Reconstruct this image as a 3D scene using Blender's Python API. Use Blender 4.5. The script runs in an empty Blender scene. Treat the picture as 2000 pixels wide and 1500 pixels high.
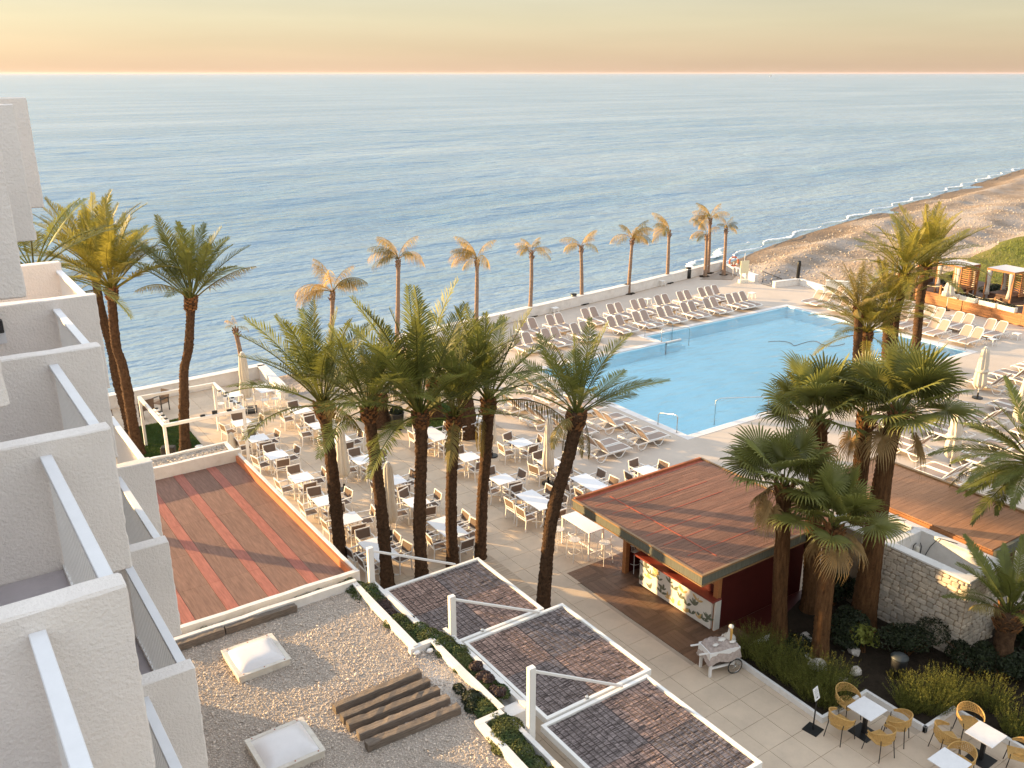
import bpy, bmesh, math, random
import numpy as np
from mathutils import Vector, Matrix
R = math.radians
S = bpy.context.scene
C = S.collection
rnd = random.Random(7)

# ------------------------------------------------------------------ camera, sky, sun, exposure
cam_d = bpy.data.cameras.new('camera'); cam = bpy.data.objects.new('camera', cam_d); C.objects.link(cam)
cam.location = (0, 0, 15.7)
cam_d.sensor_width = 36.0; cam_d.lens = 1761.92 / 2000 * 36.0
cam_d.clip_start = 0.1; cam_d.clip_end = 90000
cam.rotation_euler = (R(90) - 0.331779, 0, -0.603695)
S.camera = cam

SUN_AZ, SUN_EL = R(-38), R(9.5)            # azimuth from +Y towards +X
sd = Vector((math.sin(SUN_AZ) * math.cos(SUN_EL), math.cos(SUN_AZ) * math.cos(SUN_EL), math.sin(SUN_EL)))
W = bpy.data.worlds.new('World'); S.world = W; W.use_nodes = True
nt = W.node_tree; nt.nodes.clear()
N = nt.nodes.new; L = nt.links.new
wo = N('ShaderNodeOutputWorld'); bg = N('ShaderNodeBackground'); L(bg.outputs[0], wo.inputs[0])
sky = N('ShaderNodeTexSky'); sky.sky_type = 'NISHITA'; sky.sun_disc = False
sky.sun_elevation = SUN_EL; sky.sun_rotation = SUN_AZ; sky.altitude = 0; sky.air_density = 1.0; sky.dust_density = 1.2; sky.ozone_density = 1.0
# dawn colours of the sky by elevation, blended with the physical sky
tc = N('ShaderNodeTexCoord'); sx = N('ShaderNodeSeparateXYZ'); L(tc.outputs['Generated'], sx.inputs[0])
ramp = N('ShaderNodeValToRGB'); L(sx.outputs['Z'], ramp.inputs[0])
cr = ramp.color_ramp
SKY = [(0.0, (2.75, 1.95, 1.40)), (0.02, (2.75, 2.12, 1.46)), (0.05, (2.7, 2.35, 1.62)), (0.085, (2.55, 2.38, 1.8)), (0.2, (4.2, 4.2, 3.8)), (0.45, (5.2, 5.4, 5.5)), (1.0, (4.4, 5.0, 5.8))]
cr.elements[0].position = 0; cr.elements[1].position = 1
for p, c in SKY[1:-1]: cr.elements.new(p)
for e, (p, c) in zip(cr.elements, SKY): e.position = p; e.color = (c[0] / 10, c[1] / 10, c[2] / 10, 1)
dt = N('ShaderNodeVectorMath'); dt.operation = 'DOT_PRODUCT'; L(tc.outputs['Generated'], dt.inputs[0]); dt.inputs[1].default_value = sd
mr = N('ShaderNodeMapRange'); L(dt.outputs['Value'], mr.inputs[0])
mr.inputs[1].default_value = -0.4; mr.inputs[2].default_value = 1.0; mr.inputs[3].default_value = 9.4; mr.inputs[4].default_value = 11.6
sc = N('ShaderNodeVectorMath'); sc.operation = 'SCALE'; L(ramp.outputs[0], sc.inputs[0]); L(mr.outputs[0], sc.inputs['Scale'])
# faint streaks of high cloud
mp = N('ShaderNodeMapping'); L(tc.outputs['Generated'], mp.inputs[0]); mp.inputs['Scale'].default_value = (2.0, 2.0, 26.0)
nz = N('ShaderNodeTexNoise'); L(mp.outputs[0], nz.inputs[0]); nz.inputs['Scale'].default_value = 1.6; nz.inputs['Detail'].default_value = 5
mr2 = N('ShaderNodeMapRange'); L(nz.outputs[0], mr2.inputs[0]); mr2.inputs[1].default_value = .35; mr2.inputs[2].default_value = .7; mr2.inputs[3].default_value = .95; mr2.inputs[4].default_value = 1.05
sc2 = N('ShaderNodeVectorMath'); sc2.operation = 'SCALE'; L(sc.outputs[0], sc2.inputs[0]); L(mr2.outputs[0], sc2.inputs['Scale'])
mx = N('ShaderNodeMix'); mx.data_type = 'RGBA'; mx.inputs['Factor'].default_value = 0.85
L(sky.outputs[0], mx.inputs['A']); L(sc2.outputs[0], mx.inputs['B']); L(mx.outputs['Result'], bg.inputs[0])
bg.inputs[1].default_value = 0.081

sun_d = bpy.data.lights.new('sun', 'SUN'); sun_d.energy = 4.5; sun_d.angle = R(0.6); sun_d.color = (1.0, 0.67, 0.31)
sun = bpy.data.objects.new('sun', sun_d); C.objects.link(sun)
sun.rotation_euler = (-sd).to_track_quat('-Z', 'Y').to_euler(); sun.location = sd * 200
vs = S.view_settings
vs.view_transform = 'Standard'; vs.look = 'None'; vs.gamma = 1; vs.use_curve_mapping = False; vs.exposure = 1.76

# ------------------------------------------------------------------ materials
MATS = {}
def mat(name, col, rough=.6, var=.12, scale=4., bump=0., bscale=40., rand=0., metal=0., spec=.4, coords='pos', stretch=None,
        trans=0., dirt=0., dirtscale=.5, dirtcol=None, bdist=.02, detail=6., island=False, sheen=0., hue=None):
    m = bpy.data.materials.new(name); m.use_nodes = True; MATS[name] = m
    t = m.node_tree; n = t.nodes; l = t.links.new
    b = n['Principled BSDF']; b.inputs['Roughness'].default_value = rough; b.inputs['Metallic'].default_value = metal
    b.inputs['Specular IOR Level'].default_value = spec
    if coords == 'pos':
        g = n.new('ShaderNodeNewGeometry'); vec = g.outputs['Position']
    else:
        g = n.new('ShaderNodeTexCoord'); vec = g.outputs['Object']
    if stretch:
        mpn = n.new('ShaderNodeMapping'); mpn.inputs['Scale'].default_value = stretch; l(vec, mpn.inputs[0]); svec = mpn.outputs[0]
    else: svec = vec
    col4 = (*col, 1)
    no = n.new('ShaderNodeTexNoise'); no.inputs['Scale'].default_value = scale; no.inputs['Detail'].default_value = detail; no.inputs['Roughness'].default_value = .62
    l(svec, no.inputs[0])
    m1 = n.new('ShaderNodeMapRange'); m1.inputs[1].default_value = .25; m1.inputs[2].default_value = .75
    m1.inputs[3].default_value = 1 - var; m1.inputs[4].default_value = 1 + var; l(no.outputs[0], m1.inputs[0])
    v = n.new('ShaderNodeVectorMath'); v.operation = 'SCALE'; v.inputs[0].default_value = col; l(m1.outputs[0], v.inputs['Scale'])
    out = v.outputs[0]
    if hue:   # second colour mixed by a broad noise
        n2 = n.new('ShaderNodeTexNoise'); n2.inputs['Scale'].default_value = hue[1]; n2.inputs['Detail'].default_value = 4; l(svec, n2.inputs[0])
        mh = n.new('ShaderNodeMapRange'); mh.inputs[1].default_value = .42; mh.inputs[2].default_value = .62; l(n2.outputs[0], mh.inputs[0])
        mm = n.new('ShaderNodeMix'); mm.data_type = 'RGBA'; l(mh.outputs[0], mm.inputs['Factor']); l(out, mm.inputs['A']); mm.inputs['B'].default_value = (*hue[0], 1); out = mm.outputs['Result']
    if rand:
        if island:
            rr = n.new('ShaderNodeNewGeometry').outputs['Random Per Island']
        else:
            rr = n.new('ShaderNodeObjectInfo').outputs['Random']
        m2 = n.new('ShaderNodeMapRange'); m2.inputs[3].default_value = 1 - rand; m2.inputs[4].default_value = 1 + rand; l(rr, m2.inputs[0])
        v2 = n.new('ShaderNodeVectorMath'); v2.operation = 'SCALE'; l(out, v2.inputs[0]); l(m2.outputs[0], v2.inputs['Scale']); out = v2.outputs[0]
    if dirt:
        n3 = n.new('ShaderNodeTexNoise'); n3.inputs['Scale'].default_value = dirtscale; n3.inputs['Detail'].default_value = 9; n3.inputs['Roughness'].default_value = .7; l(svec, n3.inputs[0])
        m3 = n.new('ShaderNodeMapRange'); m3.inputs[1].default_value = .48; m3.inputs[2].default_value = .72; m3.inputs[3].default_value = 0; m3.inputs[4].default_value = dirt; l(n3.outputs[0], m3.inputs[0])
        mm = n.new('ShaderNodeMix'); mm.data_type = 'RGBA'; l(m3.outputs[0], mm.inputs['Factor']); l(out, mm.inputs['A'])
        mm.inputs['B'].default_value = (*(dirtcol or tuple(c * .45 for c in col)), 1); out = mm.outputs['Result']
    l(out, b.inputs['Base Color'])
    if bump:
        nb = n.new('ShaderNodeTexNoise'); nb.inputs['Scale'].default_value = bscale; nb.inputs['Detail'].default_value = 5; nb.inputs['Roughness'].default_value = .6; l(svec, nb.inputs[0])
        bu = n.new('ShaderNodeBump'); bu.inputs['Strength'].default_value = bump; bu.inputs['Distance'].default_value = bdist; l(nb.outputs[0], bu.inputs['Height'])
        l(bu.outputs[0], b.inputs['Normal'])
    if trans:  # thin leaf or cloth: light also comes through
        tr = n.new('ShaderNodeBsdfTranslucent'); l(out, tr.inputs[0])
        ms = n.new('ShaderNodeMixShader'); ms.inputs[0].default_value = trans
        o = n['Material Output']; l(b.outputs[0], ms.inputs[1]); l(tr.outputs[0], ms.inputs[2]); l(ms.outputs[0], o.inputs[0])
    return m

mat('stucco', (.83, .765, .715), .92, .04, 1.3, bump=.75, bscale=30, bdist=.022, dirt=.14, dirtscale=.9, dirtcol=(.42, .37, .33), spec=.15)
mat('white_render', (.72, .69, .66), .8, .06, 3, bump=.25, bscale=30, dirt=.4, dirtscale=1.6, dirtcol=(.42, .38, .33), spec=.2)
mat('white_metal', (.76, .74, .72), .45, .03, 3, spec=.4)
mat('rail_grey', (.76, .76, .78), .4, .05, 4, spec=.5)
mat('balcony_tile', (.42, .375, .385), .6, .12, 2, dirt=.3, dirtscale=2.5, spec=.3, rand=.06)
mat('grout', (.42, .335, .255), .9, .1)
mat('paving', (.56, .44, .325), .62, .11, 1.1, dirt=.45, dirtscale=1.0, dirtcol=(.40, .32, .25), bump=.08, bscale=14, rand=.045, island=True, spec=.3, detail=9)
mat('pool_deck', (.50, .42, .35), .66, .10, .55, dirt=.4, dirtscale=.35, dirtcol=(.42, .355, .30), bump=.1, bscale=9, spec=.3, detail=9)
mat('coping', (.66, .62, .60), .6, .06, 3, rand=.05, bump=.1, bscale=20)
mat('pool_tile', (.58, .80, .89), .3, .04, 1.5, hue=((.64, .84, .92), .35), spec=.4)
mat('beach', (.29, .22, .165), .95, .3, .9, bump=1.0, bscale=3.2, bdist=.25, hue=((.36, .315, .285), .16), spec=.1, detail=12)
mat('pebble', (.42, .365, .315), .85, .25, 2., rand=.25, island=True, spec=.2)
mat('roof_gravel', (.44, .375, .32), .95, .35, 30, bump=1.0, bscale=45, bdist=.03, spec=.1)
mat('gravel_stone', (.58, .50, .43), .9, .2, 25, rand=.28, island=True, spec=.15, dirt=.4, dirtscale=1.1, dirtcol=(.36, .26, .21))
mat('soil', (.03, .022, .015), .95, .4, 5, bump=.8, bscale=18, bdist=.04, spec=.1)
mat('wet_sand', (.23, .18, .14), .5, .2, 1.5, bump=.3, bscale=8)
mat('brown_roof', (.205, .12, .092), .75, .35, 3.0, stretch=(9, .7, 1), dirt=.4, dirtscale=1.1, dirtcol=(.13, .085, .07), bump=.15, bscale=22, rand=.07, spec=.2)
mat('red_stripe', (.31, .12, .092), .7, .3, 3, stretch=(7, .8, 1), dirt=.35, dirtscale=1.6, dirtcol=(.26, .10, .08), spec=.2)
mat('terracotta', (.42, .15, .07), .7, .12, 3, spec=.2)
mat('roof_plank', (.205, .098, .062), .62, .3, 2.4, stretch=(.7, 6, 1), rand=.16, bump=.3, bscale=30, spec=.25, dirt=.35, dirtscale=2, dirtcol=(.26, .16, .115))
mat('pale_plank', (.37, .18, .09), .6, .22, 2.4, stretch=(.6, 5, 1), rand=.10, bump=.2, bscale=30, spec=.25)
mat('rust_strip', (.38, .10, .06), .7, .25, 6, spec=.2)
mat('fascia_green', (.115, .115, .09), .6, .3, 3, stretch=(8, 8, .8), dirt=.4, dirtscale=4, dirtcol=(.2, .17, .12), spec=.3)
mat('fascia_edge', (.26, .15, .07), .5, .1, 5, spec=.4)
mat('bar_red', (.075, .012, .009), .5, .15, 3, spec=.3)
mat('bar_wood', (.38, .16, .06), .5, .25, 3, stretch=(1, 1, 12), spec=.35, rand=.1)
mat('counter_wood', (.22, .04, .025), .35, .15, 4, spec=.5)
mat('print_white', (.74, .70, .63), .5, .05, 4)
mat('print_leaf', (.14, .15, .10), .55, .3, 12)
mat('print_glow', (.60, .40, .16), .55, .25, 12)  # yellow part of the print, with the counter's sun glow in its colour
mat('floor_plank', (.175, .10, .062), .55, .35, 2.6, coords='obj', stretch=(1.5, 14, 1), rand=.22, bump=.15, bscale=20, spec=.3)
mat('old_timber', (.235, .19, .155), .85, .35, 2.5, coords='obj', stretch=(1.2, 14, 14), rand=.2, bump=.8, bscale=18, bdist=.03, spec=.15, dirt=.6, dirtscale=3, dirtcol=(.10, .07, .055))
mat('skylight_acrylic', (.66, .63, .63), .22, .05, 2, spec=.6, dirt=.25, dirtscale=2.2, dirtcol=(.5, .46, .42))
mat('skylight_frame', (.62, .57, .50), .6, .1, 5, dirt=.5, dirtscale=3, dirtcol=(.36, .27, .2))
mat('reed_grey', (.25, .205, .195), .9, .3, 9, stretch=(1, 1, 1), rand=.3, island=True, spec=.1)
mat('reed_brown', (.35, .24, .20), .9, .3, 9, rand=.3, island=True, spec=.1)
mat('dark_gap', (.10, .08, .075), .95, .2, 8, spec=.05)
mat('black_metal', (.012, .012, .012), .45, .1, 5, spec=.4)
mat('black_plastic', (.02, .02, .02), .6, .1, 5)
mat('steel', (.62, .60, .57), .25, .03, 5, metal=1.0)
mat('glass_dark', (.02, .02, .025), .1, .02, 5, spec=.7)
mat('frame_white', (.78, .75, .71), .45, .03, 3, spec=.4)
mat('table_white', (.76, .75, .77), .35, .03, 3, spec=.5)
mat('marble', (.68, .66, .66), .25, .05, 3, coords='obj', dirt=.35, dirtscale=4, dirtcol=(.48, .47, .48), spec=.5)
mat('textile_brown', (.20, .145, .115), .85, .12, 30, rand=.12, spec=.15, trans=.18)
mat('sling', (.44, .345, .295), .85, .08, 20, rand=.06, spec=.15, trans=.25)
mat('rattan', (.50, .30, .10), .6, .2, 18, spec=.3, rand=.08)
mat('parasol_cloth', (.66, .60, .51), .85, .07, 4, spec=.1, trans=.15)
mat('wood_orange', (.34, .15, .06), .6, .25, 3, coords='obj', stretch=(1, 1, 8), rand=.16, spec=.3)
mat('deck_dark', (.10, .05, .03), .7, .2, 4)
mat('rope', (.60, .48, .32), .9, .1, 10)
mat('curtain', (.70, .65, .58), .9, .05, 5, trans=.3)
mat('canopy_grey', (.52, .50, .52), .85, .05, 5)
mat('mattress', (.70, .66, .62), .9, .05, 5)
mat('planter_cream', (.74, .70, .60), .6, .04, 5)
mat('stone', (.56, .47, .375), .9, .2, 9, rand=.16, bump=.7, bscale=16, bdist=.02, spec=.1, hue=((.48, .42, .355), 2.2))
mat('mortar', (.36, .285, .21), .95, .2, 12, bump=.5, bscale=30, spec=.1)
mat('rock', (.50, .45, .40), .9, .25, 5, bump=.8, bscale=10, bdist=.05, spec=.15)
mat('trunk_date', (.088, .05, .029), .95, .6, 11, rand=.12, bump=1.0, bscale=16, bdist=.06, spec=.08, dirt=.5, dirtscale=5, dirtcol=(.045, .03, .02))
mat('trunk_fan', (.13, .064, .028), .9, .6, 5, rand=.12, bump=1.0, bscale=18, bdist=.06, stretch=(3, 3, .5), spec=.1)
mat('trunk_pale', (.27, .185, .135), .9, .25, 6, bump=.5, bscale=20, bdist=.03, stretch=(1, 1, 1), spec=.1)
mat('leaf_boot', (.20, .095, .04), .85, .35, 9, rand=.2, island=True, spec=.15)
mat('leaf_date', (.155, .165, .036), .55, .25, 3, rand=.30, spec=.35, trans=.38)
mat('leaf_date_sunny', (.26, .225, .038), .55, .25, 3, rand=.25, spec=.35, trans=.35)  # golden copy of the date leaf, sunlight put into the colour
mat('leaf_old', (.20, .155, .05), .7, .3, 3, rand=.3, spec=.2, trans=.3)
mat('leaf_fan', (.175, .18, .045), .5, .25, 3, rand=.3, spec=.4, trans=.36)
mat('leaf_dry', (.33, .22, .10), .8, .25, 4, rand=.2, spec=.15, trans=.3)
mat('leaf_sea', (.54, .37, .14), .75, .3, 3, rand=.2, spec=.15, trans=.45)
mat('leaf_sea_green', (.22, .18, .06), .75, .3, 3, rand=.2, spec=.15, trans=.45)
mat('rosemary', (.12, .125, .026), .7, .35, 6, rand=.45, island=True, spec=.2, trans=.25)
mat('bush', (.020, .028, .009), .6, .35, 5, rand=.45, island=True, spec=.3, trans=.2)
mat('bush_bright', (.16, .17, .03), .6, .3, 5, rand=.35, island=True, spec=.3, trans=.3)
mat('succulent', (.095, .105, .026), .6, .35, 4, rand=.4, island=True, spec=.3, trans=.2, hue=((.045, .075, .02), 2.2))
mat('succulent_dark', (.06, .035, .03), .6, .35, 6, rand=.4, island=True, spec=.3)
mat('grass', (.05, .085, .018), .7, .3, 4, rand=.35, island=True, spec=.2, trans=.2)
mat('hill_grass', (.11, .125, .03), .9, .4, 1.2, bump=1, bscale=5, bdist=.3, hue=((.17, .16, .05), .25), spec=.1)
mat('netting', (.42, .34, .30), .95, .3, 12, bump=.6, bscale=40)
mat('bird_white', (.74, .70, .64), .5, .05, 8)
mat('bird_beak', (.55, .30, .07), .5, .1, 8)
mat('lifebuoy_red', (.55, .13, .06), .5, .05, 5)
mat('sign_cream', (.72, .66, .46), .5, .05, 5)
mat('paper', (.75, .74, .72), .6, .03, 5)
mat('ink', (.25, .25, .26), .7, .02, 5)
mat('yellow_box', (.42, .33, .16), .6, .1, 5)
mat('debris', (.06, .04, .03), .9, .3, 9)
mat('bottle_green', (.06, .16, .03), .3, .1, 5)
mat('bin_lid', (.04, .045, .045), .5, .1, 5)
mat('deck_pale', (.45, .345, .25), .65, .2, 2.4, stretch=(.6, 5, 1), rand=.08, spec=.25)
mat('bank_grass', (.17, .19, .045), .8, .3, 1, rand=.4, island=True, spec=.2, trans=.3)
mat('foam', (.78, .76, .74), .8, .1, 2, bump=.5, bscale=4)

def wet_edge(m, z0, z1, col):
    # sand darkened by water up to a level
    t = m.node_tree; n = t.nodes; l = t.links.new; b = n['Principled BSDF']; src = b.inputs['Base Color'].links[0].from_socket
    g = n.new('ShaderNodeNewGeometry'); sp = n.new('ShaderNodeSeparateXYZ'); l(g.outputs['Position'], sp.inputs[0])
    mr_ = n.new('ShaderNodeMapRange'); mr_.inputs[1].default_value = z0; mr_.inputs[2].default_value = z1; mr_.inputs[3].default_value = .85; mr_.inputs[4].default_value = 0; l(sp.outputs['Z'], mr_.inputs[0])
    mm = n.new('ShaderNodeMix'); mm.data_type = 'RGBA'; l(mr_.outputs[0], mm.inputs['Factor']); l(src, mm.inputs['A']); mm.inputs['B'].default_value = (*col, 1); l(mm.outputs['Result'], b.inputs['Base Color'])
wet_edge(MATS['beach'], -1.95, -1.45, (.17, .125, .09))
def sea_mat():
    m = bpy.data.materials.new('sea'); m.use_nodes = True; t = m.node_tree; n = t.nodes; l = t.links.new
    b = n['Principled BSDF']; b.inputs['Roughness'].default_value = .2; b.inputs['IOR'].default_value = 1.333; b.inputs['Specular IOR Level'].default_value = .42
    g = n.new('ShaderNodeNewGeometry')
    hs = []
    for sc_, st, w in (((.020, .075, 1), 1.0, 1.0), ((.09, .30, 1), 1.0, .42), ((.45, 1.1, 1), 1.0, .17), ((1.6, 3.2, 1), 1.0, .05)):
        mp_ = n.new('ShaderNodeMapping'); mp_.inputs['Scale'].default_value = sc_; mp_.inputs['Rotation'].default_value = (0, 0, R(-12)); l(g.outputs['Position'], mp_.inputs[0])
        no = n.new('ShaderNodeTexNoise'); no.inputs['Scale'].default_value = 1; no.inputs['Detail'].default_value = 3; l(mp_.outputs[0], no.inputs[0])
        mu = n.new('ShaderNodeMath'); mu.operation = 'MULTIPLY'; mu.inputs[1].default_value = w; l(no.outputs[0], mu.inputs[0]); hs.append(mu.outputs[0])
    a = hs[0]
    for h in hs[1:]:
        ad = n.new('ShaderNodeMath'); l(a, ad.inputs[0]); l(h, ad.inputs[1]); a = ad.outputs[0]
    bu = n.new('ShaderNodeBump'); bu.inputs['Strength'].default_value = 1.0; bu.inputs['Distance'].default_value = 2.2; l(a, bu.inputs['Height']); l(bu.outputs[0], b.inputs['Normal'])
    # patches of calmer, paler water over deeper blue
    mp_ = n.new('ShaderNodeMapping'); mp_.inputs['Scale'].default_value = (.006, .03, 1); l(g.outputs['Position'], mp_.inputs[0])
    no = n.new('ShaderNodeTexNoise'); no.inputs['Scale'].default_value = 1; no.inputs['Detail'].default_value = 5; l(mp_.outputs[0], no.inputs[0])
    rp = n.new('ShaderNodeValToRGB'); rp.color_ramp.elements[0].color = (.115, .225, .335, 1); rp.color_ramp.elements[1].color = (.235, .33, .42, 1)
    rp.color_ramp.elements[0].position = .38; rp.color_ramp.elements[1].position = .68
    l(no.outputs[0], rp.inputs[0]); l(rp.outputs[0], b.inputs['Base Color'])
    MATS['sea'] = m
sea_mat()
def pool_mat():
    m = bpy.data.materials.new('pool_water'); m.use_nodes = True; t = m.node_tree; n = t.nodes; l = t.links.new
    n.remove(n['Principled BSDF']); o = n['Material Output']
    g = n.new('ShaderNodeNewGeometry'); mp_ = n.new('ShaderNodeMapping'); mp_.inputs['Scale'].default_value = (.7, 1.6, 1); l(g.outputs['Position'], mp_.inputs[0])
    no = n.new('ShaderNodeTexNoise'); no.inputs['Scale'].default_value = 1; no.inputs['Detail'].default_value = 4; l(mp_.outputs[0], no.inputs[0])
    bu = n.new('ShaderNodeBump'); bu.inputs['Strength'].default_value = .8; bu.inputs['Distance'].default_value = .16; l(no.outputs[0], bu.inputs['Height'])
    tr = n.new('ShaderNodeBsdfTransparent'); tr.inputs[0].default_value = (.80, .96, .99, 1)
    gl = n.new('ShaderNodeBsdfGlossy'); gl.inputs['Roughness'].default_value = .04; l(bu.outputs[0], gl.inputs['Normal'])
    fr = n.new('ShaderNodeFresnel'); fr.inputs[0].default_value = 1.33; l(bu.outputs[0], fr.inputs['Normal'])
    ms = n.new('ShaderNodeMixShader'); l(fr.outputs[0], ms.inputs[0]); l(tr.outputs[0], ms.inputs[1]); l(gl.outputs[0], ms.inputs[2]); l(ms.outputs[0], o.inputs[0])
    MATS['pool_water'] = m
pool_mat()

# ------------------------------------------------------------------ mesh helpers
class MB:
    def __init__(s): s.v = []; s.f = []
    def add(s, vs_, fs):
        o = len(s.v); s.v.extend(tuple(p) for p in vs_); s.f.extend(tuple(i + o for i in q) for q in fs); return s
    def box(s, x0, x1, y0, y1, z0, z1, rot=0, piv=None):
        p = [(x0, y0, z0), (x1, y0, z0), (x1, y1, z0), (x0, y1, z0), (x0, y0, z1), (x1, y0, z1), (x1, y1, z1), (x0, y1, z1)]
        if rot:
            cx, cy = piv or ((x0 + x1) / 2, (y0 + y1) / 2); c, sn = math.cos(rot), math.sin(rot)
            p = [(cx + (a - cx) * c - (b - cy) * sn, cy + (a - cx) * sn + (b - cy) * c, z) for a, b, z in p]
        return s.add(p, [(0, 3, 2, 1), (4, 5, 6, 7), (0, 1, 5, 4), (1, 2, 6, 5), (2, 3, 7, 6), (3, 0, 4, 7)])
    def prism(s, poly, z0, z1):
        n = len(poly)
        return s.add([(x, y, z0) for x, y in poly] + [(x, y, z1) for x, y in poly],
                     [tuple(range(n))[::-1], tuple(range(n, 2 * n))] + [(i, (i + 1) % n, n + (i + 1) % n, n + i) for i in range(n)])
    def beam(s, a, b, w, h=None, up=(0, 0, 1)):
        a = Vector(a); b = Vector(b); d = (b - a).normalized(); h = h or w
        u = Vector(up)
        if abs(d.dot(u)) > .99: u = Vector((0, 1, 0))
        x = d.cross(u).normalized() * w / 2; y = x.cross(d).normalized() * h / 2
        return s.add([a - x - y, a + x - y, a + x + y, a - x + y, b - x - y, b + x - y, b + x + y, b - x + y],
                     [(0, 3, 2, 1), (4, 5, 6, 7), (0, 1, 5, 4), (1, 2, 6, 5), (2, 3, 7, 6), (3, 0, 4, 7)])
    def tube(s, pts, rad, n=8, cap=True, flat=1.0):
        pts = [Vector(p) for p in pts]; k = len(pts)
        if not hasattr(rad, '__len__'): rad = [rad] * k
        vs_ = []; ref = None
        for i, p in enumerate(pts):
            d = (pts[min(i + 1, k - 1)] - pts[max(i - 1, 0)]).normalized()
            if ref is None:
                ref = Vector((1, 0, 0)) if abs(d.x) < .9 else Vector((0, 1, 0))
            x = (ref - d * ref.dot(d)).normalized(); ref = x; y = d.cross(x)
            for j in range(n):
                a = 2 * math.pi * j / n
                vs_.append(p + x * math.cos(a) * rad[i] + y * math.sin(a) * rad[i] * flat)
        fs = [(i * n + j, i * n + (j + 1) % n, (i + 1) * n + (j + 1) % n, (i + 1) * n + j) for i in range(k - 1) for j in range(n)]
        if cap: fs += [tuple(range(n))[::-1], tuple(range((k - 1) * n, k * n))]
        return s.add(vs_, fs)
    def lathe(s, prof, n=16, c=(0, 0), wob=None):
        k = len(prof); vs_ = []
        for i, (r, z) in enumerate(prof):
            for j in range(n):
                a = 2 * math.pi * j / n; rr = r * (wob(i, j) if wob else 1)
                vs_.append((c[0] + rr * math.cos(a), c[1] + rr * math.sin(a), z))
        fs = [(i * n + j, i * n + (j + 1) % n, (i + 1) * n + (j + 1) % n, (i + 1) * n + j) for i in range(k - 1) for j in range(n)]
        return s.add(vs_, fs + [tuple(range(n))[::-1], tuple(range((k - 1) * n, k * n))])
    def mesh(s, name, m, smooth=False, bevel=0.):
        me = bpy.data.meshes.new(name); me.from_pydata(s.v, [], s.f)
        if bevel:
            bm = bmesh.new(); bm.from_mesh(me)
            bmesh.ops.bevel(bm, geom=list(bm.edges), offset=bevel, segments=1, affect='EDGES', clamp_overlap=True)
            bm.to_mesh(me); bm.free()
        me.materials.append(MATS[m])
        if smooth: me.shade_smooth()
        return me
    def build(s, name, m, parent=None, smooth=False, bevel=0., loc=None):
        return ob(name, s.mesh(name, m, smooth, bevel), parent, loc)
def ob(name, me, parent=None, loc=None):
    o = bpy.data.objects.new(name, me); C.objects.link(o)
    if parent: o.parent = parent
    if loc: o.location = loc
    return o
def tag(o, label=None, cat=None, group=None, kind=None):
    if label: o['label'] = label
    if cat: o['category'] = cat
    if group: o['group'] = group
    if kind: o['kind'] = kind
    return o
def thing(name, label, cat, loc=(0, 0, 0), rz=0., group=None):
    o = bpy.data.objects.new(name, None); C.objects.link(o); o.empty_display_size = .2
    o.location = loc; o.rotation_euler = (0, 0, rz)
    return tag(o, label, cat, group)
def copy_tree(o, label=None, loc=None, rz=None, parent=None, scale=None):
    c = o.copy(); C.objects.link(c); c.parent = parent
    if label: c['label'] = label
    if loc is not None: c.location = loc
    if rz is not None: c.rotation_euler = (0, 0, rz)
    if scale: c.scale = (scale,) * 3
    for ch in o.children: copy_tree(ch, parent=c)
    return c
def structure(o): o['kind'] = 'structure'; return o
def np_mesh(name, verts, faces, m, smooth=False):
    """verts (n,3), faces (k,3 or 4) as arrays: quick for big meshes"""
    me = bpy.data.meshes.new(name); verts = np.asarray(verts, dtype=np.float32); faces = np.asarray(faces, dtype=np.int32)
    k, w = faces.shape
    me.vertices.add(len(verts)); me.vertices.foreach_set('co', verts.ravel())
    me.loops.add(k * w); me.loops.foreach_set('vertex_index', faces.ravel())
    me.polygons.add(k); me.polygons.foreach_set('loop_start', np.arange(0, k * w, w, dtype=np.int32))
    me.update(calc_edges=True); me.materials.append(MATS[m])
    if smooth: me.shade_smooth()
    return me
def scatter(name, centres, base_v, base_f, scales, rng, m, flat=1., smooth=False, tilt=.4):
    """many copies of one little solid, each turned and sized, in one mesh"""
    n = len(centres); bv = np.asarray(base_v, float); k = len(bv)
    a = rng.uniform(0, 2 * np.pi, n); tx = rng.normal(0, tilt, n); ty = rng.normal(0, tilt, n)
    ca, sa = np.cos(a), np.sin(a)
    v = np.repeat(bv[None], n, 0) * scales[:, None, :]
    x = v[:, :, 0] * ca[:, None] - v[:, :, 1] * sa[:, None]; y = v[:, :, 0] * sa[:, None] + v[:, :, 1] * ca[:, None]; z = v[:, :, 2]
    z = z + x * tx[:, None] + y * ty[:, None]
    v = np.stack([x, y, z], -1) + centres[:, None, :]
    f = (np.asarray(base_f)[None] + (np.arange(n) * k)[:, None, None]).reshape(-1, len(base_f[0]))
    return np_mesh(name, v.reshape(-1, 3), f, m, smooth)
OCT_V = [(1, 0, 0), (0, 1, 0), (-1, 0, 0), (0, -1, 0), (0, 0, 1), (0, 0, -1)]
OCT_F = [(0, 1, 4), (1, 2, 4), (2, 3, 4), (3, 0, 4), (1, 0, 5), (2, 1, 5), (3, 2, 5), (0, 3, 5)]
ORD = ['first', 'second', 'third', 'fourth', 'fifth', 'sixth', 'seventh', 'eighth', 'ninth', 'tenth', 'eleventh', 'twelfth']
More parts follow.
